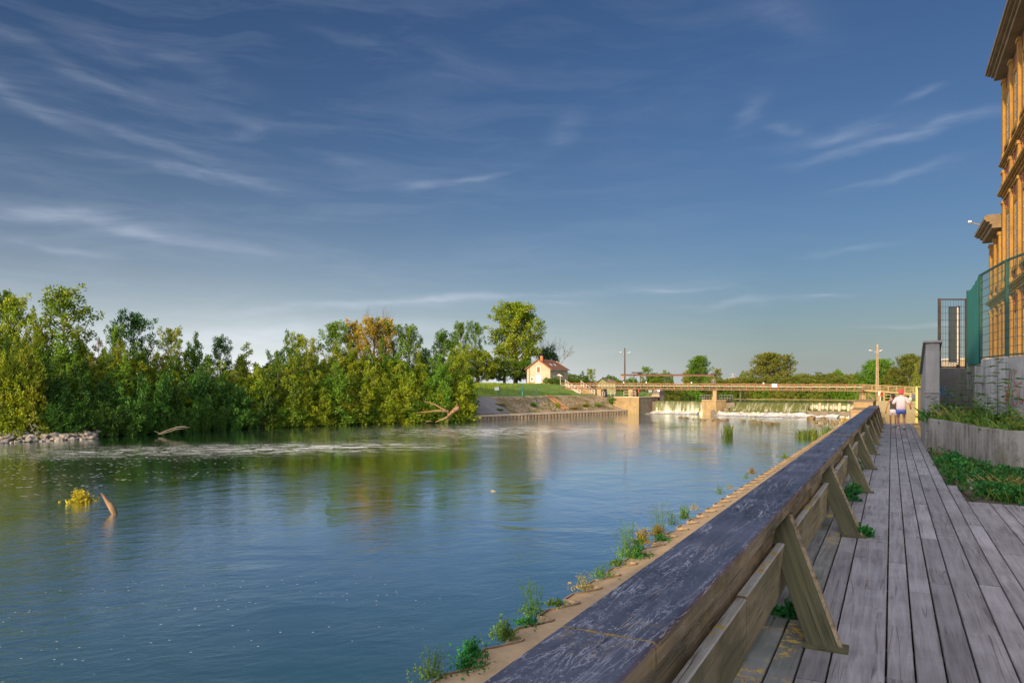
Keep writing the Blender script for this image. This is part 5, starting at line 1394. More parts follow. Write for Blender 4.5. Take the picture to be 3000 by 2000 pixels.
# back row of the left bank: the skyline
SKY_ = [(-30,880,130,'willow','lf_yel','broad willow at the very left edge'),(8,850,75,'ash','lf_grn','tall slim tree with a dark tip at the left edge'),(47,866,85,'ash','lf_yel','tall slim golden-tipped tree'),(105,905,95,'willow','lf_yel','broad golden willow before the tallest left tree'),
 (186,841,135,'ash','lf_yel','tallest open-crowned tree at the left with sky gaps'),(235,955,90,'willow','lf_yel','bushy willow under the tallest left tree'),(290,992,90,'willow','lf_org','low rusty bush right of the tallest left tree'),(340,952,55,'ash','lf_grn','slim tree left of a dense rounded treetop'),
 (392,913,92,'ash','lf_drk','dense dark rounded treetop above the thicket'),(440,985,80,'willow','lf_yel','yellow willow beside the dark rounded treetop'),(500,961,62,'ash','lf_yel','slim pale-tipped tree standing alone above the thicket'),(568,976,85,'willow','lf_grn','pointed green treetop'),
 (645,985,60,'ash','lf_drk','slim bluish tree above the thicket'),(722,1006,95,'willow','lf_yel','rounded yellowish treetop'),(790,1028,90,'willow','lf_grn','low treetop in a dip of the skyline'),(842,970,78,'willow','lf_grn','pointed treetop left of a twin tip'),(877,976,60,'ash','lf_yel','twin-tipped slim treetop'),
 (911,994,80,'willow','lf_yel','shorter golden treetop'),(985,945,95,'ash','lf_grn','spreading dark green tree left of the rusty one'),(1037,940,70,'ash','lf_org','rusty leaved tree, left one'),(1096,932,105,'ash','lf_org','rusty orange treetop under bare twigs'),(1132,934,70,'ash','lf_grn','green treetop right of the rusty one'),
 (1198,952,80,'ash','lf_grn','spreading treetop beside bare branches'),(1232,985,80,'willow','lf_grn','lower green treetop'),(1300,970,90,'ash','lf_grn','dark rounded treetop before the airy pair')]
for i,(px,yt,wpx,kd,mt,lb) in enumerate(SKY_):
    Y = shoreY(px)+8+tr_rng.random()*5
    put(kd, px, yt, Y, wpx*(1.3 if kd == 'willow' else 1.22), lb+' on the left bank', name='tall_tree' if kd == 'ash' else 'willow_tree', mat=mt, group='trees on the left bank')
put('bare', 1098, 888, shoreY(1098)+13, 60, 'leafless twigs rising above the rusty orange treetop', name='bare_tree', cat='bare tree')
put('bare', 1165, 942, shoreY(1165)+13, 60, 'faint bare branches right of the rusty treetops', name='bare_tree', cat='bare tree')
# middle row
def skyl(px):
    xs = [s[0] for s in SKY_]; ys = [s[1] for s in SKY_]; return float(np.interp(px, xs, ys))
n = 0
for px in range(-25,1330,48):
    yt = max(skyl(px)+45+tr_rng.random()*45, 965+tr_rng.random()*50)
    if px > 900: yt = max(skyl(px)+35, 985)+tr_rng.random()*35
    mt = tr_rng.choice(['lf_yel','lf_yel','lf_grn']) if (px < 330 or px > 640) else tr_rng.choice(['lf_yel','lf_grn'])  # more yellow on the sunlit stretches: sun put into the leaf colour
    put('willow', px+tr_rng.uniform(-8,8), yt, shoreY(px)+5+tr_rng.random()*1.5, 105+tr_rng.random()*25, f'leafy willow in the middle row of the left bank thicket, {ORD[n]} from the left', name='willow_tree', mat=mt, group='middle row willows of the left bank'); n += 1
# second middle row filling the gaps
n = 0
for px in range(0,1330,52):
    yt = max(skyl(px)+85+tr_rng.random()*40, 1015+tr_rng.random()*30)
    put('willow', px+tr_rng.uniform(-8,8), yt, shoreY(px)+3.2+tr_rng.random(), 120+tr_rng.random()*25, f'rounded willow close behind the bank bushes, {ORD[n]} from the left', name='willow_tree', mat=tr_rng.choice(['lf_yel','lf_grn','lf_grn','lf_drk']) if 150 < px < 640 else tr_rng.choice(['lf_yel','lf_yel','lf_grn']), group='inner willows of the left bank'); n += 1
for i,px in enumerate((-90,-190,-300,-420,-560,-720)):
    put('willow', px, 930-i*14, shoreY(px)+9+i, 150, f'willow beyond the left edge of the view, {ORD[i]} outwards', name='willow_tree', mat='lf_grn', group='willows beyond the left edge')
# front row over the water, lit and shaded stretches put into the leaf colour
n = 0
for px in range(-15,1375,52):
    if px < 130: yt, mt, kd = 1000+tr_rng.random()*40, 'lf_yel', 'willow'
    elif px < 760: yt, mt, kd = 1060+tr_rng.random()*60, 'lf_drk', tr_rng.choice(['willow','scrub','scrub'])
    else: yt, mt, kd = 1040+tr_rng.random()*55, tr_rng.choice(['lf_yel','lf_yel','lf_grn']), 'willow'
    dy = 1.0 if 130 <= px < 760 else (0.2 if px >= 760 else .8)
    put(kd, px+tr_rng.uniform(-10,10), yt, shoreY(px)+dy+tr_rng.random()*1.2, 115+tr_rng.random()*30, f'{"shaded dark green" if mt == "lf_drk" else "sunlit"} bush hanging over the left bank waterline, {ORD[n]} from the left', cat='bush', name='bank_bush', mat=mt, group='bushes along the left bank waterline'); n += 1
n = 0
for px in range(160,1370,44):
    mt = 'lf_drk' if px < 780 else tr_rng.choice(['lf_grn','lf_yel'])  # dark leaves carry the shade of this stretch in their colour
    put('scrub', px+tr_rng.uniform(-8,8), 1150+tr_rng.random()*35, shoreY(px)-.1+tr_rng.random()*.6, 85+tr_rng.random()*25, f'low scrub touching the water along the left bank, {ORD[n]} from the left', cat='bush', name='low_scrub', mat=mt, group='low scrub along the left bank'); n += 1
put('willow', 1352, 1012, shoreY(1352)+1.5, 85, 'golden willow at the right end of the left bank thicket beside the concrete slab', name='willow_tree', mat='lf_yel')
put('willow', 1372, 1100, shoreY(1372)+.8, 60, 'low golden bush leaning over the edge of the concrete slab', name='bank_bush', cat='bush', mat='lf_yel')

# trees by the house and beyond
FAR = [('poplar',1510,862,205,178,'lf_yel','largest round-crowned poplar rising left of the house'),('round',1400,1012,190,150,'lf_yel','broad low tree in front of the big poplar, with a forked trunk'),('round',1478,1040,196,140,'lf_grn','green tree beneath the big poplar'),('round',1545,1050,200,95,'lf_drk','dark tree at the left of the house gable'),
 ('round',1603,1008,215,88,'lf_drk','dark green tree behind the house roof'),('ash',1351,945,200,62,'lf_grn','airy thin tree left of the big poplar'),('ash',1395,943,200,52,'lf_grn','second airy tree touching the big poplar'),('willow',1330,1000,180,90,'lf_yel','golden tree behind the end of the left thicket'),
 ('round',1672,1091,215,50,'lf_grn','small tree at the right corner of the house'),('willow',1707,1087,215,44,'lf_grn','small bushy tree right of the house'),('ash',1731,1080,215,30,'lf_yel','slim little conical tree right of the house'),('round',1690,1108,212,46,'lf_grn','low rounded bush behind the bridge end'),
 ('round',1792,1096,230,60,'lf_grn','rounded tree behind the green hut'),('ash',1892,1073,220,34,'lf_grn','thin tree above the overhead beam'),('round',1915,1085,220,50,'lf_grn','low tree beside the thin one above the overhead beam'),('round',1950,1082,222,58,'lf_grn','rounded bush above the middle of the overhead beam'),
 ('poplar',2048,1031,200,72,'lf_grn','lone poplar above the right half of the overhead beam'),('round',2030,1068,205,70,'lf_far','bush at the foot of the lone poplar'),('ash',2102,1079,190,36,'lf_far','slim tree right of the hoist frame'),('round',2085,1095,195,60,'lf_grn','low bush behind the right hoist frame'),
 ('poplar',2256,1021,185,140,'lf_far','large broad olive tree behind the middle of the bridge'),('ash',2308,1038,186,50,'lf_far','open-crowned tree right of the large olive tree'),('round',2190,1083,184,70,'lf_far','low tree at left of the large olive tree'),('round',2150,1102,186,60,'lf_org','small rusty bush above the bridge'),
 ('round',2352,1086,178,100,'lf_far','hedge-like tree right of the open-crowned tree'),('round',2402,1088,178,100,'lf_far','pale olive tree in the long tree line'),('round',2449,1078,180,60,'lf_grn','taller tip in the long tree line'),('round',2440,1092,176,100,'lf_far','broad shrub below the taller tip of the tree line'),('round',2492,1090,176,100,'lf_far','last shrub of the tree line before the lamp trees'),
 ('poplar',2572,1036,150,115,'lf_grn','rounded tree behind the right street lamp'),('poplar',2664,1020,145,100,'lf_far','tall tree just left of the concrete pier'),('round',2620,1062,148,90,'lf_far','lower tree between the two trees at the street lamp'),('round',2530,1085,152,70,'lf_grn','low tree left of the right street lamp'),('round',2700,1050,140,80,'lf_far','tree half hidden by the concrete pier')]
for kd,px,yt,Y,wpx,mt,lb in FAR: put(kd, px, yt, Y, wpx, lb, mat=mt, name={'poplar':'poplar_tree','ash':'slim_tree'}.get(kd,'leafy_tree'))
put('bare', 1622, 983, 214, 50, 'leafless branches above the dark tree behind the house', name='bare_tree', cat='bare tree')
n = 0
for px in range(1945,2520,40):
    put('round', px, 1114+tr_rng.random()*12, 160+tr_rng.random()*3, 84, f'shrub on the far shore seen beneath the bridge, {ORD[n]} from the left', cat='bush', name='shore_shrub', mat=tr_rng.choice(['lf_far','lf_grn','lf_far']), group='shrubs on the far shore beneath the bridge', zb=-2.6); n += 1
n = 0
for px in range(1660,1960,38):
    put('round', px, 1100+tr_rng.random()*14, 205+tr_rng.random()*8, 60, f'olive bush behind the left half of the bridge, {ORD[n]} from the left', cat='bush', name='leafy_bush', mat=tr_rng.choice(['lf_far','lf_grn']), group='bushes behind the left half of the bridge'); n += 1
n = 0
for px in range(2100,2540,44):
    put('round', px, 1096+tr_rng.random()*12, 171+tr_rng.random()*4, 92, f'bush filling the far tree line behind the bridge, {ORD[n]} from the left', cat='bush', name='leafy_bush', mat='lf_far', group='bushes of the far tree line'); n += 1
n = 0
for px in range(2535,2700,34):
    put('scrub', px, 1120+tr_rng.random()*8, 138, 60, f'bush under the access ramp, {ORD[n]} from the left', cat='bush', name='leafy_bush', mat='lf_grn', group='bushes under the access ramp'); n += 1
# hedge by the house and bushes on the embankment
for px,yt,w_,lb in ((1604,1104,36,'left rounded clipped bush before the house wall'),(1622,1103,40,'middle rounded clipped bush before the house wall'),(1640,1108,32,'right rounded clipped bush below the bird sculpture')):
    put('round', px, yt, 174, w_, lb, cat='bush', name='clipped_bush', mat='lf_grn')
for s_, d, h_, w_, mt, lb in ((38.2,3.0,1.9,2.6,'lf_grn','largest green bush on the far embankment beside the abutment'),(29.5,2.6,.7,2.2,'lf_yel','low weedy bush on the right half of the far embankment'),(33.0,2.4,.8,2.0,'lf_grn','small bush left of the large embankment bush'),
    (22.0,2.4,1.1,1.0,'lf_yel','upright golden weed right of the timber slide'),(17.2,3.4,.9,1.6,'lf_grn','weed growing beside the timber slide'),(10.0,4.2,.5,2.4,'lf_dry','dry weed patch right of the dark slab'),(25.5,1.6,.6,1.8,'lf_org','rusty weed patch low on the far embankment'),(8.0,2.0,.6,1.2,'lf_grn','green weed at the lower edge of the dark slab')):
    v = PA+pd*s_+pin*d; z = -2.72+2.5*(d-.9)/6.6
    plant('scrub', v.x, v.y, z-.05, h_, w_, lb, cat='weed', name='embankment_weed', mat=mt)
# unused prototypes would be stray objects
for lst in PROT.values():
    for p in lst:
        if not p['used']:
            for key in ('trunk','crown'):
                if p[key] is not None: bpy.data.objects.remove(p[key])

# ---- grass
def blades(name, pts, h, w, g, mat, lean=.25, label=None, kind='stuff', parent=None):
    pts = np.asarray(pts); n = len(pts); hh = h*g.uniform(.5,1.2,n); a = g.random(n)*6.28; d = np.stack([np.cos(a),np.sin(a),np.zeros(n)],1)
    la = g.random(n)*6.28; le = np.stack([np.cos(la),np.sin(la),np.zeros(n)],1)*(hh*lean*g.random(n))[:,None]
    base = pts; up = np.stack([np.zeros(n),np.zeros(n),hh],1)
    V = np.stack([base-d*w/2, base+d*w/2, base+d*w*.35+up*.6+le*.45, base+up+le],1).reshape(-1,3)
    me = quads_mesh(name, V); o = link_mesh(name, me, mat, parent)
    if kind: tag(o, label=label, kind=kind)
    return o
g = np.random.default_rng(5)
xs = g.uniform(-12,1,9000); ysn = g.uniform(127,172,9000); zs = hfun(xs,ysn); ok = (zs > .1) & (g.random(9000) < np.clip((1-xs)/5,.0,1)*.8+.05)
blades('tall_field_grass', np.stack([xs,ysn,zs-.02],1)[ok], .42, .06, g, M['lf_yel'], label='tall uncut grass left of the house lawn')
xs = g.uniform(-12,26,14000); ysn = g.uniform(112,185,14000); zs = hfun(xs,ysn); d_,i_ = seg_dist(xs,ysn,RIV); ok = (zs > -.45) & (d_ > 7.8)
blades('lawn_grass', np.stack([xs,ysn,zs-.02],1)[ok], .16, .10, g, M['lf_grn'], label='short sunlit lawn grass on the far bank')
def near_tuft(name, x, y, z, n, h, w, mat, label, cat='grass tuft', spread=.12, lean=.6, seed=0, group=None):
    g = np.random.default_rng(seed); p = np.stack([g.normal(0,spread,n),g.normal(0,spread,n),np.zeros(n)],1)
    o = blades(name, p, h, w, g, M[mat], lean=lean, kind=None); o.location = (x,y,z); return tag(o, label, cat, group)
def weed(name, x, y, z, h, nst, mat, label, cat='weed', spread=.10, leaf=.05, airy=False, seed=0, splay=.35, bushy=0):
    g = np.random.default_rng(seed); root = empty(name, (x,y,z), 0, label, cat)
    st = MB(); C = []
    for s in range(nst):
        a = g.random()*6.28; b = np.array([g.normal(0,spread*.5),g.normal(0,spread*.5),0]); hh = h*g.uniform(.55,1.05)
        tip = b+np.array([math.cos(a)*splay*hh*g.random(), math.sin(a)*splay*hh*g.random(), hh]); mid = (b+tip)/2+np.array([0,0,.08*hh])
        st.tube([tuple(b),tuple(mid),tuple(tip)],[.006,.004,.002],4)
        k_ = int(16 if airy else 22)
        for i in range(k_):
            u = .1+.9*(i+g.random())/k_; C.append(tuple((1-u)**2*b+2*u*(1-u)*mid+u*u*tip+g.normal(0,leaf*.55,3)))
        if airy:
            for i in range(4):
                u = .45+.5*g.random(); p = (1-u)**2*b+2*u*(1-u)*mid+u*u*tip; q = p+np.array([g.normal(0,.12),g.normal(0,.12),.10])*h*1.2
                st.tube([tuple(p),tuple(q)],[.003,.0015],3); C += [tuple(q),tuple((p+q)/2),tuple(q+[0,0,.01])]
    st.build('stems', M['lf_near'], root)
    V = rhombs(C, leaf*.5, 2 if airy else 3, leaf*(.8 if airy else 1.2), leaf*(.3 if airy else .5), g, up=.2)
    if bushy:
        Cb = np.stack([g.normal(0,spread,bushy),g.normal(0,spread,bushy),np.abs(g.normal(0,h*.16,bushy))+.02],1); V = np.concatenate([V, rhombs(Cb, .03, 2, leaf*1.9, leaf*.75, g, up=.2)])
    link_mesh('leaves', quads_mesh('leaves', V), M[mat], root); return root
def onledge(px, py, zl=-2.70):
    Y = (CZ-zl)*F/(py-HZ); return ((px-1500)/F*Y, Y, zl)
LW = [(1262,1985,.42,7,'lf_near',True,'airy weed at the lowest visible corner of the ledge',90),(1381,1925,.32,9,'lf_ivy',False,'bushy bright green weed low on the ledge',110),(1370,1958,.22,6,'lf_ivy',False,'second bright green weed beside a fluffy seed head low on the ledge',60),(1473,1872,.36,9,'lf_near',False,'dense upright weed on a notched pile top',70),
 (1556,1803,.62,10,'lf_near',True,'tall airy flowering weed on the ledge notch',110),(1545,1826,.07,7,'lf_ivy',False,'flat green rosette lying on the ledge',60),(1632,1772,.10,5,'lf_near',False,'tiny weed behind a pile notch',40),(1702,1728,.34,7,'lf_dry',True,'thin brownish weed on the ledge',60),(1760,1690,.28,6,'lf_near',True,'thin weed with a green foot on the ledge',60),
 (1806,1655,.14,5,'lf_near',False,'small weed next to the big ledge weed',40),(1838,1632,.78,18,'lf_near',True,'largest wispy weed spilling over the ledge',150),(1868,1630,.40,11,'lf_ivy',False,'dark green leafy foot of the largest ledge weed',140),(1884,1592,.45,11,'lf_org',False,'reddish bushy weed on the ledge',90),
 (1926,1568,.30,9,'lf_org',False,'reddish green clump on the ledge beyond the largest weed',70),(1930,1560,.80,9,'lf_near',True,'tall wispy weed behind the reddish clump',40),(1938,1582,.16,6,'lf_ivy',False,'low bright green leaves at the ledge edge',60),(1967,1536,.36,8,'lf_near',True,'greyish wispy weed farther along the ledge',40),(2004,1520,.42,9,'lf_near',False,'dark green tuft on a far pile notch',50),
 (2036,1494,.22,5,'lf_dry',True,'small dry weed past the dark tuft',30),(2106,1448,.40,6,'lf_near',True,'small wispy weed where the ledge turns sunlit',30),(2137,1432,.25,4,'lf_dry',True,'tiny dry weed on the sunlit ledge',20),(2188,1402,.30,5,'lf_near',True,'little weed on the sunlit ledge',30),(2203,1388,.32,5,'lf_org',False,'rusty little clump on the sunlit ledge',30),(2298,1343,.35,6,'lf_grn',False,'yellow-green clump far along the sunlit ledge',50)]
for i,(px,py,h_,ns_,mt,airy,lb,bu) in enumerate(LW):
    x,y,z = onledge(px,py); weed('ledge_weed', x, y, z-.005, h_*1.2, int(ns_*1.4), mt, lb, spread=.12+.08*h_, leaf=.042 if not airy else .035, airy=airy, seed=i+50, bushy=int(bu*1.6))
# weeds by the railing braces
for i,(L,a,h_,lb) in enumerate(((.78,6.6,.07,'bright green leaves sprouting from the boards by the nearest brace'),(.62,13.6,.20,'leafy green weed between the second and third brace'),(.60,14.6,.14,'low green weed at the third brace foot'),(.7,18.3,.2,'green weed by the fourth brace'),(.33,10.55,.09,'tiny weed at the foot of the second brace'),(.9,7.9,.08,'tiny weed in a board gap'))):
    v = W(a,L,0); weed('boardwalk_weed', v.x, v.y, 0, h_, 5, 'lf_ivy', lb, spread=.07, leaf=.06, seed=300+i, bushy=16)
# planter growth
g = np.random.default_rng(9)
def inpoly(poly, n, g):
    P_ = np.array(poly); lo = P_.min(0); hi = P_.max(0); out = []
    while len(out) < n:
        p = lo+(hi-lo)*g.random((n*3,2)); _,i_ = seg_dist(p[:,0],p[:,1],poly); out += [tuple(q) for q in p[i_]]
    return np.array(out[:n])
pp = [(12.7,21.7)]+[(x+.1,y+.1) for x,y in pl[6:90]]+[(x-.05,y) for x,y in [(13.4,15.0),(12.92,16.6),(12.88,18.0),(13.06,19.0),(13.35,19.9),(13.8,21.0),(14.5,22.4),(14.9,23.7),(13.4,23.6)]]
q = inpoly(pp, 700, g); d_,_ = seg_dist(q[:,0],q[:,1],pp)
bmp = .5+.5*np.sin(q[:,0]*3.1+q[:,1]*2.3)*np.sin(q[:,1]*1.7-q[:,0]*1.3)
C = np.column_stack([q, .84+g.random(700)**1.3*(.08+.62*bmp**1.5)])
V = rhombs(C, .12, 15, .12, .038, g, up=.4)
tag(link_mesh('planter_ground_cover', quads_mesh('planter_ground_cover', V), M['lf_near']), label='dense green weeds covering the planter soil', kind='stuff')
q = inpoly(pp, 1500, g); blades('planter_grass', np.column_stack([q, np.full(1500,.82)]), .34, .014, g, M['lf_reed'], lean=.9, label='long green grass between the planter weeds')
for i,(px,Y,n_,h_,mt,lb) in enumerate(((2752,22.2,150,.42,'lf_ivy','dense dark green grass tuft at the left corner of the planter'),(2800,21.2,60,.5,'lf_dry','yellowish arching grass tuft in the planter'),(2838,20.4,90,.4,'lf_reed','green grass tuft in the middle of the planter'))):
    near_tuft('grass_tuft', (px-1500)/F*Y, Y, .82, n_, h_, .03, mt, lb, spread=.22, lean=1.2, seed=70+i)
def pinnate(x, y, z, h, label, seed, nl=13):
    "tall stem with tiers of drooping compound leaves"
    g = np.random.default_rng(seed); root = empty('tall_weed', (x,y,z), 0, label, 'weed'); st = MB(); L_ = []
    lx, ly = g.normal(0,.06,2)*h
    st.tube([(0,0,0),(lx*.4,ly*.4,h*.5),(lx,ly,h)],[.014,.010,.004],6)
    for i in range(nl):
        u = .22+.78*i/nl; a = i*2.4+g.normal(0,.3); c = np.array([lx*u,ly*u,h*u]); ln = (.42-.20*u)*g.uniform(.8,1.15)
        d = np.array([math.cos(a),math.sin(a),.18]); e = c+d*ln+np.array([0,0,-.04]); st.tube([tuple(c),tuple((c+e)/2+[0,0,.04]),tuple(e)],[.005,.003,.002],4)
        side = np.array([-math.sin(a),math.cos(a),0])
        for j in range(6):
            v = .3+.7*j/5; p = c*(1-v)+e*v+np.array([0,0,.04*math.sin(math.pi*v)])
            for s_ in ((-1,1) if j < 5 else (0,)):
                ax = (side*s_+d*(.45 if s_ else 1))+np.array([0,0,-.25+g.normal(0,.12)]); ax /= np.linalg.norm(ax); l = .16*g.uniform(.8,1.2); w_ = np.cross(ax,[0,0,1.0]); w_ /= np.linalg.norm(w_)+1e-6
                L_ += [p, p+ax*l*.45+w_*l*.27, p+ax*l, p+ax*l*.45-w_*l*.27]
    st.build('stem', M['lf_near'], root); link_mesh('leaves', quads_mesh('leaves', np.array(L_)), M['lf_near'], root)
for i,(px,Y,zt,lb,nl) in enumerate(((2797,21.9,2.12,'short tall-stemmed weed before the blue graffiti',9),(2856,20.9,2.62,'slender weed left of the middle in the planter',14),(2922,18.6,2.72,'tallest leafy weed in the planter in front of the wall',17),(2948,17.6,2.22,'leafy weed right of the tallest one',11),(2893,19.3,1.75,'shorter spreading weed between the two tallest',10),(2770,22.6,1.85,'small weed beside the pier',8),(2882,18.6,1.55,'low spreading weed at the planter front',9))):
    pinnate((px-1500)/F*Y, Y, .80, zt-.80, lb, 500+i, nl)
# flowers
for i,(px,py,Y) in enumerate(((2957,1226,16.6),(2972,1222,16.5),(2982,1208,16.8),(2990,1205,16.7),(2968,1238,16.3),(2976,1250,16.2),(2995,1222,16.4),(2996,1248,16.1),(2947,1230,16.8))):
    x = (px-1500)/F*Y; z = ZP(py,Y); root = empty('yellow_flower', (x,Y,.85), 0, 'orange-yellow daisy-like flower among the planter weeds at right edge', 'flower', 'yellow flowers in the planter')
    m = MB(); m.tube([(0,0,0),(.01,0,z-.85)],[.004,.003],4); m.build('stem', M['lf_near'], root)
    L_ = []
    for j in range(13):
        a = j*2*math.pi/13; d = np.array([math.cos(a),math.sin(a)*.9,.25]); s_ = np.array([-math.sin(a),math.cos(a),0]); c = np.array([.01,0,z-.85])
        L_ += [c, c+d*.035+s_*.013, c+d*.062, c+d*.035-s_*.013]
    link_mesh('petals', quads_mesh('petals', np.array(L_)), M['petal'], root)
# strip between boards and planter
sp_ = [xy(W(24.5,-.97)),xy(W(19,-.98)),xy(W(16.7,-1.0)),xy(W(16.4,-1.17)),xy(W(14.6,-1.2)),xy(W(14.3,-1.9)),xy(W(13.9,-2.9)),(13.2,12.6)]+[(x-.02,y-.05) for x,y in pl[90:12:-3]]
q = inpoly(sp_, 720, g)
a_ = q[:,0]*SN+q[:,1]*CS; keep = (a_ < 21.5) | (g.random(720) < .3); q = q[keep]
C = np.column_stack([q, .03+g.random(len(q))**1.6*.20])
V = rhombs(C, .09, 16, .075, .04, g, up=.35)
tag(link_mesh('strip_ground_cover', quads_mesh('strip_ground_cover', V), M['lf_ivy']), label='green creeping weeds between boardwalk and planter', kind='stuff')
q = inpoly(sp_, 1100, g); blades('strip_grass', np.column_stack([q, np.zeros(1100)]), .22, .012, g, M['lf_reed'], lean=.9, label='sparse grass at the foot of the planter')
for i,(px,Y,n_,h_,mt,lb) in enumerate(((2940,13.6,150,.24,'lf_dry','dry brownish grass clump at the foot of the planter'),(2968,13.9,120,.24,'lf_reed','green grass clump against the planter wall beside the dry one'),(2990,12.6,140,.22,'lf_ivy','dark green leafy clump at the edge of the boards by the frame edge'))):
    near_tuft('grass_tuft', (px-1500)/F*Y, Y, 0, n_, h_, .014, mt, lb, spread=.20, lean=1.3, seed=90+i)
for i,(px,Y,h_,lb) in enumerate(((2787,17.5,.35,'upright green weed climbing the planter foot'),(2812,16.2,.30,'green weed with broad leaves by the planter foot'),(2985,12.2,.26,'broad-leaved weed at the right frame edge'),(2855,14.5,.22,'low broad-leaved weed between the rocks'),(2925,12.9,.2,'creeping weed on the corner of the boards'))):
    weed('strip_weed', (px-1500)/F*Y, Y, 0, h_, 10, 'lf_ivy', lb, spread=.16, leaf=.075, seed=700+i, bushy=60)

# ---- reeds in the water
def wpt(px, py, z=WZ): Y = (CZ-z)*F/(py-HZ); return ((px-1500)/F*Y, Y, z)
for i,(px,py,hpx,sp,n_,mt,lb) in enumerate(((2132,1280,42,.22,130,'lf_reed','tall narrow reed clump standing alone in the river'),(2352,1282,26,.30,260,'lf_reed','wide reed clump near the ledge, left half'),(2382,1281,28,.28,240,'lf_reed','wide reed clump near the ledge, right half'),(2424,1270,24,.26,170,'lf_reed','smaller reed clump close to the railing'),(2480,1236,16,.25,160,'lf_gold','golden weed clump by the rocks below the weir'))):
    x,y,z = wpt(px,py); near_tuft('reed_clump', x, y, z-.1, n_, hpx/F*y, .05, mt, lb, cat='reeds', spread=sp, lean=.4, seed=20+i)
x,y,z = wpt(236,1468); weed('river_weed', x, y, z-.05, .50, 16, 'lf_gold', 'golden weed clump growing from the river left of the leaning log', spread=.26, leaf=.12, seed=5, bushy=170, splay=.9)

# ---- driftwood
root = empty('leaning_log', wpt(335,1505), 0, 'splintered sunlit log sticking out of the near river at left', 'log')
m = MB(); m.tube([(.12,0,-.5),(.02,0,.0),(-.14,.02,.28),(-.34,.03,.55),(-.52,.05,.80),(-.60,.05,.88)],[.12,.12,.12,.08,.05,.015],10); m.build('log', M['drift'], root, smooth=True)
m = MB(); m.tube([(.10,-.02,-.3),(.06,-.03,.0),(-.03,-.02,.24),(-.15,.0,.44),(-.24,.0,.52)],[.08,.10,.09,.05,.01],7); m.build('bark_slab', M['bark'], root, smooth=True)
def z8(x, y): return 800+x/2.613, 820+y/2.613
Yd = 101.0; root = empty('driftwood_tree', (P(1310,Yd,0).x,Yd,WZ), 0, 'bleached fallen tree with bare roots at the right end of the thicket', 'driftwood'); root.location = (0,0,0)
def dpath(pts, dy=0): return [ ( (z8(x,y)[0]-1500)/F*(Yd+dy), Yd+dy+.2*i, ZP(z8(x,y)[1],Yd+dy)) for i,(x,y) in enumerate(pts)]
for pts, r_ in (([(1425,975),(1385,1000),(1345,1030),(1335,1060),(1330,1098)],[.30,.27,.24,.17,.10]),([(1345,1010),(1300,988),(1240,955),(1150,928)],[.17,.12,.09,.04]),([(1330,1005),(1270,1000),(1180,1008),(1068,1018)],[.16,.11,.08,.03]),([(1340,1045),(1300,1065),(1240,1088)],[.15,.12,.05]),([(1380,1000),(1400,970),(1410,940)],[.2,.12,.04]),([(1170,1082),(1200,1080),(1225,1088)],[.06,.07,.03])):
    m = MB(); m.tube(dpath(pts, -1.2), r_, 8); m.build('branch', M['drift'], root, smooth=True)
root = empty('fallen_branch', (0,0,0), 0, 'pale arched fallen branch at the waterline of the dark thicket', 'driftwood')
def zw(px, py, Y): return ((px-1500)/F*Y, Y, ZP(py,Y))
Yb = 76.0
for pts, r_ in (([(463,1271),(490,1260),(519,1251),(540,1249),(556,1252)],[.05,.09,.10,.08,.04]),([(466,1272),(492,1265),(516,1257),(548,1254)],[.04,.06,.07,.03]),([(452,1262),(470,1269),(480,1275)],[.03,.04,.03])):
    m = MB(); m.tube([zw(a,b,Yb) for a,b in pts], [q*.7 for q in r_], 7); m.build('branch', M['deadwood'], root, smooth=True)
root = empty('grey_stick', (0,0,0), 0, 'thin grey sticks poking from the boulders at the left edge', 'driftwood')
for pts in ([(88,1240),(100,1268)],[(96,1244),(116,1252)],[(90,1262),(104,1250)]):
    m = MB(); m.tube([zw(a,b,67) for a,b in pts], [.05,.02], 6); m.build('stick', M['deadwood'], root)
root = empty('floating_debris', wpt(1445,1438), 0, 'small pale scrap floating in the middle of the river', 'debris')
m = MB(); m.tube([(-.14,0,.0),(0,.02,.03),(.14,0,.0)],[.012,.022,.012],7); m.build('scrap', M['pale'], root, smooth=True)

# ---- rocks
def rock_mesh(seed):
    import bmesh
    bm = bmesh.new(); bmesh.ops.create_icosphere(bm, subdivisions=3, radius=1); g = random.Random(seed)
    cuts = [(Vector((g.gauss(0,1),g.gauss(0,1),g.gauss(0,1))).normalized(), g.uniform(.55,.85)) for _ in range(9)]
    for v in bm.verts:
        for n_, d in cuts:
            e = v.co.dot(n_)-d
            if e > 0: v.co -= n_*e*.9
        v.co *= 1+.04*math.sin(v.co.x*7+seed)+.03*math.sin(v.co.y*11)
    me = bpy.data.meshes.new('rock'); bm.to_mesh(me); bm.free(); return me
RM = [rock_mesh(s) for s in range(6)]; rk = random.Random(12)
def rock(x, y, z, sx, sz, mat, label, group, name='boulder', cat='boulder'):
    o = bpy.data.objects.new(name, rk.choice(RM)); COL.objects.link(o)
    if not o.data.materials: o.data.materials.append(M['rock'])
    o.material_slots[0].link = 'OBJECT'; o.material_slots[0].material = M[mat]
    o.location = (x,y,z); o.scale = (sx, sx*rk.uniform(.7,1.1), sz); o.rotation_euler = (rk.uniform(-.2,.2),rk.uniform(-.2,.2),rk.random()*6.28)
    return tag(o, label, cat, group)
for px in range(-6,285,9):
    for row in range(4):
        if px > 150 and row == 3: continue
        Y = shoreY(px)+(-1.6+row*1.0)+rk.uniform(-.3,.3); p = px+rk.uniform(-6,6); s_ = rk.choice([.2,.3,.42,.6])*rk.uniform(.85,1.1) if row else rk.uniform(.18,.45)
        rock((p-1500)/F*Y, Y, WZ+.05+row*.28+rk.uniform(-.05,.1), s_, s_*.55, 'rock', 'pale boulder in the rock pile at the left bank waterline', 'boulders piled at the left bank waterline')
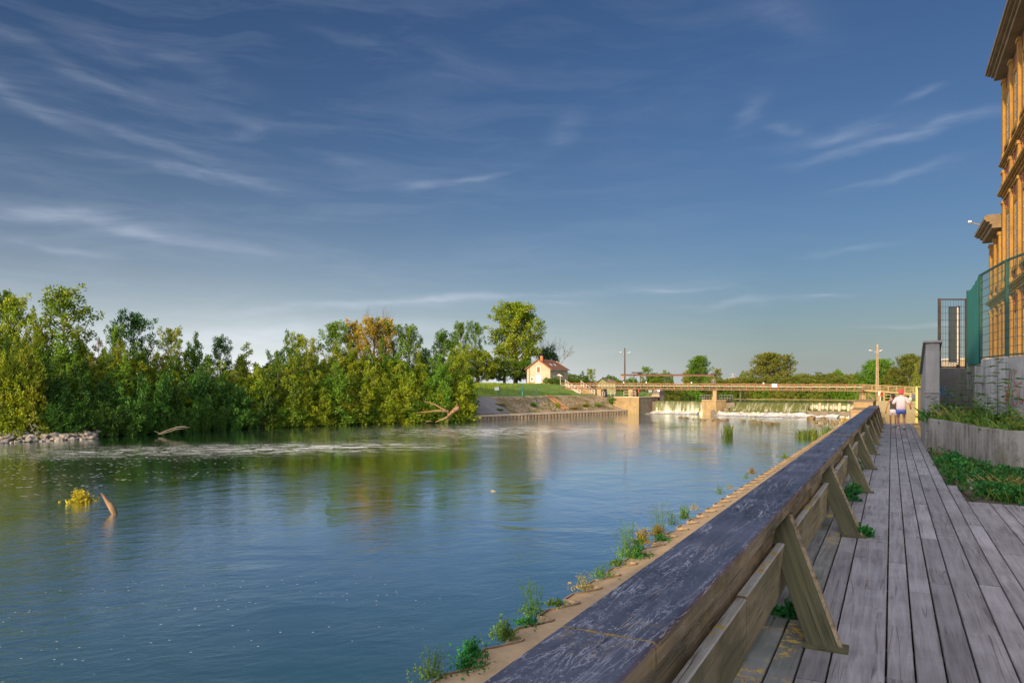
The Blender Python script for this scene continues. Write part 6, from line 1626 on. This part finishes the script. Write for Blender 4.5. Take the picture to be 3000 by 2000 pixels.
for p0,p1,y0,y1,n_,lb in ((1995,2132,1224,1232,34,'weedy rock in the row below the centre pier'),(2178,2270,1232,1241,26,'weedy rock in the short row below the wide waterfall')):
    for i in range(n_):
        u = i/(n_-1); px = p0+(p1-p0)*u+rk.uniform(-3,3); py = y0+(y1-y0)*u+rk.uniform(-2,2); x,y,z = wpt(px,py); s_ = rk.choice([.12,.18,.25,.4,.55])*rk.uniform(.8,1.2); x += rk.uniform(-.5,.5); y += rk.uniform(-.9,.9)
        rock(x,y,z-.03,s_,s_*.42,'wetrock',lb,lb.replace('weedy rock','weedy rocks'),'weedy_rock','rock')
for px,py,s_ in ((2377,1226,.75),(2398,1232,.35),(2412,1226,.5),(2425,1234,.45),(2448,1238,.5),(2436,1232,.3),(2404,1247,.3),(2393,1238,.3),(2440,1243,.35),(2330,1222,.55),(2316,1222,.4),(2300,1221,.5),(2458,1228,.25),(2418,1240,.3),(2385,1238,.35)):
    x,y,z = wpt(px,py); rock(x,y,z+.05,s_,s_*.6,'wetrock' if px > 2350 else 'rock','brown rock in the rapids right of the wide waterfall','rocks in the rapids at right','weedy_rock','rock')
for px,Y,s_,lb in ((2826,14.9,.16,'flat pale rock among the weeds nearest the boards'),(2845,14.3,.20,'largest flat rock at the edge of the boardwalk'),(2862,13.6,.18,'flat rock before the dry grass clump'),(2874,14.6,.14,'small rock behind the flat rocks'),(2838,15.4,.12,'small round rock by the planter foot'),(2905,13.2,.15,'rock half hidden by the dry grass')):
    rock((px-1500)/F*Y, Y, .02, s_, s_*.45, 'rock', lb, None, 'strip_rock', 'rock')

# ================================================================== PEOPLE
def mat_skin(name, c):
    m, k, b, out = new_mat(name); b.inputs['Base Color'].default_value = c+(1,); b.inputs['Roughness'].default_value = .55; b.inputs['Subsurface Weight'].default_value = .1
    b.inputs['Subsurface Radius'].default_value = (.02,.01,.005); return m
def mat_cloth(name, c): return mat_simple(name, c, tuple(x*.8 for x in c), 8, .9, 0, .3)
def skin_body(name, V, E, mat, parent, root_i=0):
    me = bpy.data.meshes.new(name); me.from_pydata([v[:3] for v in V], E, []); o = link_mesh(name, me, mat, parent)
    md = o.modifiers.new('skin', 'SKIN'); md.use_smooth_shade = True
    for i, v in enumerate(V):
        sv = me.skin_vertices[0].data[i]; r = v[3]; sv.radius = (r, v[4] if len(v) > 4 else r); sv.use_root = (i == root_i)
    sb = o.modifiers.new('sub', 'SUBSURF'); sb.levels = 2; sb.render_levels = 2
    return o
def loft(name, rings, mat, parent, n=20, cap=True):
    "rings: (x,y,z,rx,ry[,tilt])"
    m = MB(); b = 0; vs = []; fs = []
    for (x,y,z,rx,ry) in rings:
        for k_ in range(n):
            t_ = 2*math.pi*k_/n; c, s = math.cos(t_), math.sin(t_); vs.append((x+rx*(abs(c)**.85)*(1 if c >= 0 else -1), y+ry*(abs(s)**.85)*(1 if s >= 0 else -1), z))
    for i in range(len(rings)-1):
        for k_ in range(n): fs.append((i*n+k_, i*n+(k_+1)%n, (i+1)*n+(k_+1)%n, (i+1)*n+k_))
    if cap: fs.append(tuple(range((len(rings)-1)*n, len(rings)*n)))
    m.add(vs, fs); o = m.build(name, mat, parent, smooth=True); sb = o.modifiers.new('s','SUBSURF'); sb.levels = 1; sb.render_levels = 1; return o
def person(px, Y, S, label, sk, top, bottom, hair, cap, female=False, shoe=(.5,.5,.5)):
    x = (px-1500)/F*Y; root = empty('person', (x,Y,0), RW, label, 'person'); root.scale = (S,S,S)
    # coordinates for a 1.75 m figure, x right, y forward
    sh = .17 if female else .205; hp = .10
    V = [(0,0,.93,.125,.10),(0,.0,1.10,.105),(0,.0,1.28,.125),(0,.01,1.42,.10),(0,.02,1.50,.052),(0,.035,1.565,.075),(0,.04,1.64,.092),(0,.035,1.71,.07)]
    E = [(0,1),(1,2),(2,3),(3,4),(4,5),(5,6),(6,7)]
    def chain(start, pts):
        p = start
        for q in pts: V.append(q); E.append((p,len(V)-1)); p = len(V)-1
        return p
    # nose and ears
    chain(6, [(0,.135,1.635,.012)]); chain(6, [(.092,.03,1.64,.014)]); chain(6, [(-.092,.03,1.64,.014)])
    # legs in mid-stride: left forward, right trailing slightly
    wf = .80 if female else 1.0
    kl = (-hp-.015,.10,.50); al = (-hp-.01,.02,.085); kr = (hp+.02,.05,.50); ar = (hp+.015,-.16,.13)
    chain(0, [(-hp,.01,.86,.095*wf),(-hp-.01,.06,.70,.078*wf),(*kl,.056*wf),(-hp-.01,.06,.34,.055*wf),(*al,.036),(-hp-.01,.09,.04,.035),(-hp-.01,.17,.03,.025)])
    chain(0, [(hp,.0,.86,.095*wf),(hp+.01,.02,.70,.078*wf),(*kr,.056*wf),(hp+.02,-.03,.36,.055*wf),(*ar,.036),(hp+.015,-.13,.07,.035),(hp+.015,-.06,.03,.025)])
    # arms: left swinging, right bent
    def hand(w, wi, d):
        d = Vector(d).normalized(); s = d.cross(Vector((0,0,1))).normalized() if abs(d.z) < .9 else Vector((1,0,0)); p = chain(wi, [tuple(Vector(w)+d*.05)+(.030,)])
        for j,(o_,l_) in enumerate(((-.028,.075),(-.010,.085),(.010,.08),(.028,.065))):
            b_ = Vector(w)+d*.085+s*o_; q = chain(p, [tuple(b_)+(.010,), tuple(b_+d*l_*.5+Vector((0,.01,0)))+(.009,), tuple(b_+d*l_*.8+Vector((0,.03,0)))+(.007,)])
        chain(wi, [tuple(Vector(w)+d*.03+s*.035)+(.011,), tuple(Vector(w)+d*.06+s*.055+Vector((0,.01,0)))+(.009,)])
    if female:
        el = (-sh-.10,-.12,1.10); wr = (-sh-.15,-.05,.86); er = (sh+.08,.05,1.14); wr2 = (sh+.04,.20,.98)
    else:
        el = (-sh-.11,-.02,1.13); wr = (-sh-.02,.20,1.04); er = (sh+.13,-.05,1.15); wr2 = (sh+.16,.14,.98)
    ra = .040 if female else .052
    a1 = chain(3, [(-sh*.6,.0,1.43,.06),(-sh,.0,1.40,ra*1.15),(-sh-.05,-.03,1.26,ra),(*el,ra*.82),((el[0]+wr[0])/2,(el[1]+wr[1])/2,(el[2]+wr[2])/2,ra*.78),(*wr,.026)]); hand(wr, a1, Vector(wr)-Vector(el))
    a2 = chain(3, [(sh*.6,.0,1.43,.06),(sh,.0,1.40,ra*1.15),(sh+.05,-.01,1.27,ra),(*er,ra*.82),((er[0]+wr2[0])/2,(er[1]+wr2[1])/2,(er[2]+wr2[2])/2,ra*.78),(*wr2,.026)]); hand(wr2, a2, Vector(wr2)-Vector(er))
    skin_body('body', V, E, sk, root)
    for s_ in (-1,1):
        m = MB(); m.tube([(s_*.034,.118,1.66),(s_*.034,.128,1.66)],[.014,.008],8); m.build('eye', M['darksteel'], root, smooth=True)
    m = MB(); m.tube([(-.025,.122,1.592),(0,.130,1.590),(.025,.122,1.592)],.006,6); m.build('mouth', M['redlife'], root)
    if female:
        loft('tank_top', [(0,0,.94,.150,.115),(0,0,1.02,.138,.108),(0,0,1.14,.130,.102),(0,0,1.28,.158,.125),(0,0,1.38,.150,.110),(0,.0,1.44,.095,.075),(0,.01,1.47,.06,.06)], top, root)
    else:
        loft('t_shirt', [(0,0,.88,.205,.150),(0,0,.98,.200,.155),(0,0,1.12,.192,.150),(0,0,1.28,.212,.150),(0,0,1.38,.222,.125),(0,0,1.44,.175,.095),(0,.01,1.48,.085,.07),(0,.015,1.505,.065,.06)], top, root)
        for e_, s_ in ((el,-1),(er,1)):
            a_ = Vector((s_*(sh-.05),0,1.41)); c_ = a_.lerp(Vector(e_),.98); m = MB(); m.tube([a_, a_.lerp(c_,.35), a_.lerp(c_,.7), c_],[.074,.078,.074,.072],12); m.build('sleeve', top, root, smooth=True)
    wq = .165 if female else .195
    m = loft('shorts', [(0,0,.74,wq,.13),(0,0,.80,wq+.012,.15),(0,0,.88,wq+.005,.15),(0,0,.97,wq-.02,.125)] if female else [(0,0,.76,wq,.14),(0,0,.83,wq+.008,.15),(0,0,.92,wq-.005,.145),(0,0,.99,wq-.03,.12)], bottom, root)
    for s_, kk in ((-1,kl),(1,kr)):
        a_ = Vector((s_*(hp-.005),0,.84)); c_ = a_.lerp(Vector(kk), .52 if female else .42); mm = MB(); mm.tube([a_, a_.lerp(c_,.5), c_],([.088,.090,.088] if female else [.105,.108,.106]),14,cap=False); mm.build('shorts_leg', bottom, root, smooth=True)
    if cap:
        loft('cap', [(0,.0,1.595,.100,.105),(0,.02,1.64,.115,.125),(0,.03,1.70,.112,.122),(0,.03,1.75,.088,.098),(0,.03,1.785,.04,.05)], cap, root, 16)
        m = MB(); m.add([(-.085,.12,1.655),(.085,.12,1.655),(.06,.22,1.635),(-.06,.22,1.635),(-.085,.12,1.645),(.085,.12,1.645),(.06,.22,1.625),(-.06,.22,1.625)],[(0,1,2,3),(7,6,5,4),(1,5,6,2),(2,6,7,3),(3,7,4,0)]); m.build('cap_peak', cap, root)
    if hair:
        loft('hair', [(0,.0,1.545,.070,.050),(0,.0,1.60,.096,.092),(0,.015,1.66,.100,.104),(0,.02,1.72,.086,.092),(0,.02,1.75,.04,.045)], hair, root, 16)
        if female: m = MB(); m.tube([(0,-.07,1.70),(0,-.12,1.64),(0,-.12,1.54),(0,-.10,1.47)],[.035,.045,.035,.012],8); m.build('ponytail', hair, root, smooth=True)
    for (ax_, ay_, az_), up_ in ((al,0),(ar,.02)):
        m = MB(); 
        m.tube([(ax_,ay_-.06,az_-.05+up_*.3),(ax_,ay_,az_-.035),(ax_,ay_+.10,az_-.055-up_),(ax_,ay_+.19,max(.03,az_-.085-up_*2))],[.036,.052,.048,.034],10)
        m.build('shoe', mat_cloth('trainer', shoe) if 'trainer' not in bpy.data.materials else bpy.data.materials['trainer'], root, smooth=True)
    return root
skA = mat_skin('sunned_skin', (.42,.21,.125)); skB = mat_skin('brown_skin', (.30,.13,.07))
person(2640, 31.9, 1.0, 'jogging person in red cap, pale shirt and blue shorts, seen from behind', skA, mat_cloth('pale_pink_cotton', (.47,.39,.48)), mat_cloth('blue_shorts', (.10,.16,.55)), mat_simple('grey_hair', (.10,.07,.06), rough=.8), mat_cloth('red_cap', (.60,.045,.06)))
person(2616, 33.4, .885, 'jogging person in black tank top and white shorts, left of the one in red cap', skB, mat_cloth('black_jersey', (.03,.028,.03)), mat_cloth('white_shorts', (.46,.42,.54)), mat_simple('dark_hair', (.03,.018,.015), rough=.6), None, female=True)
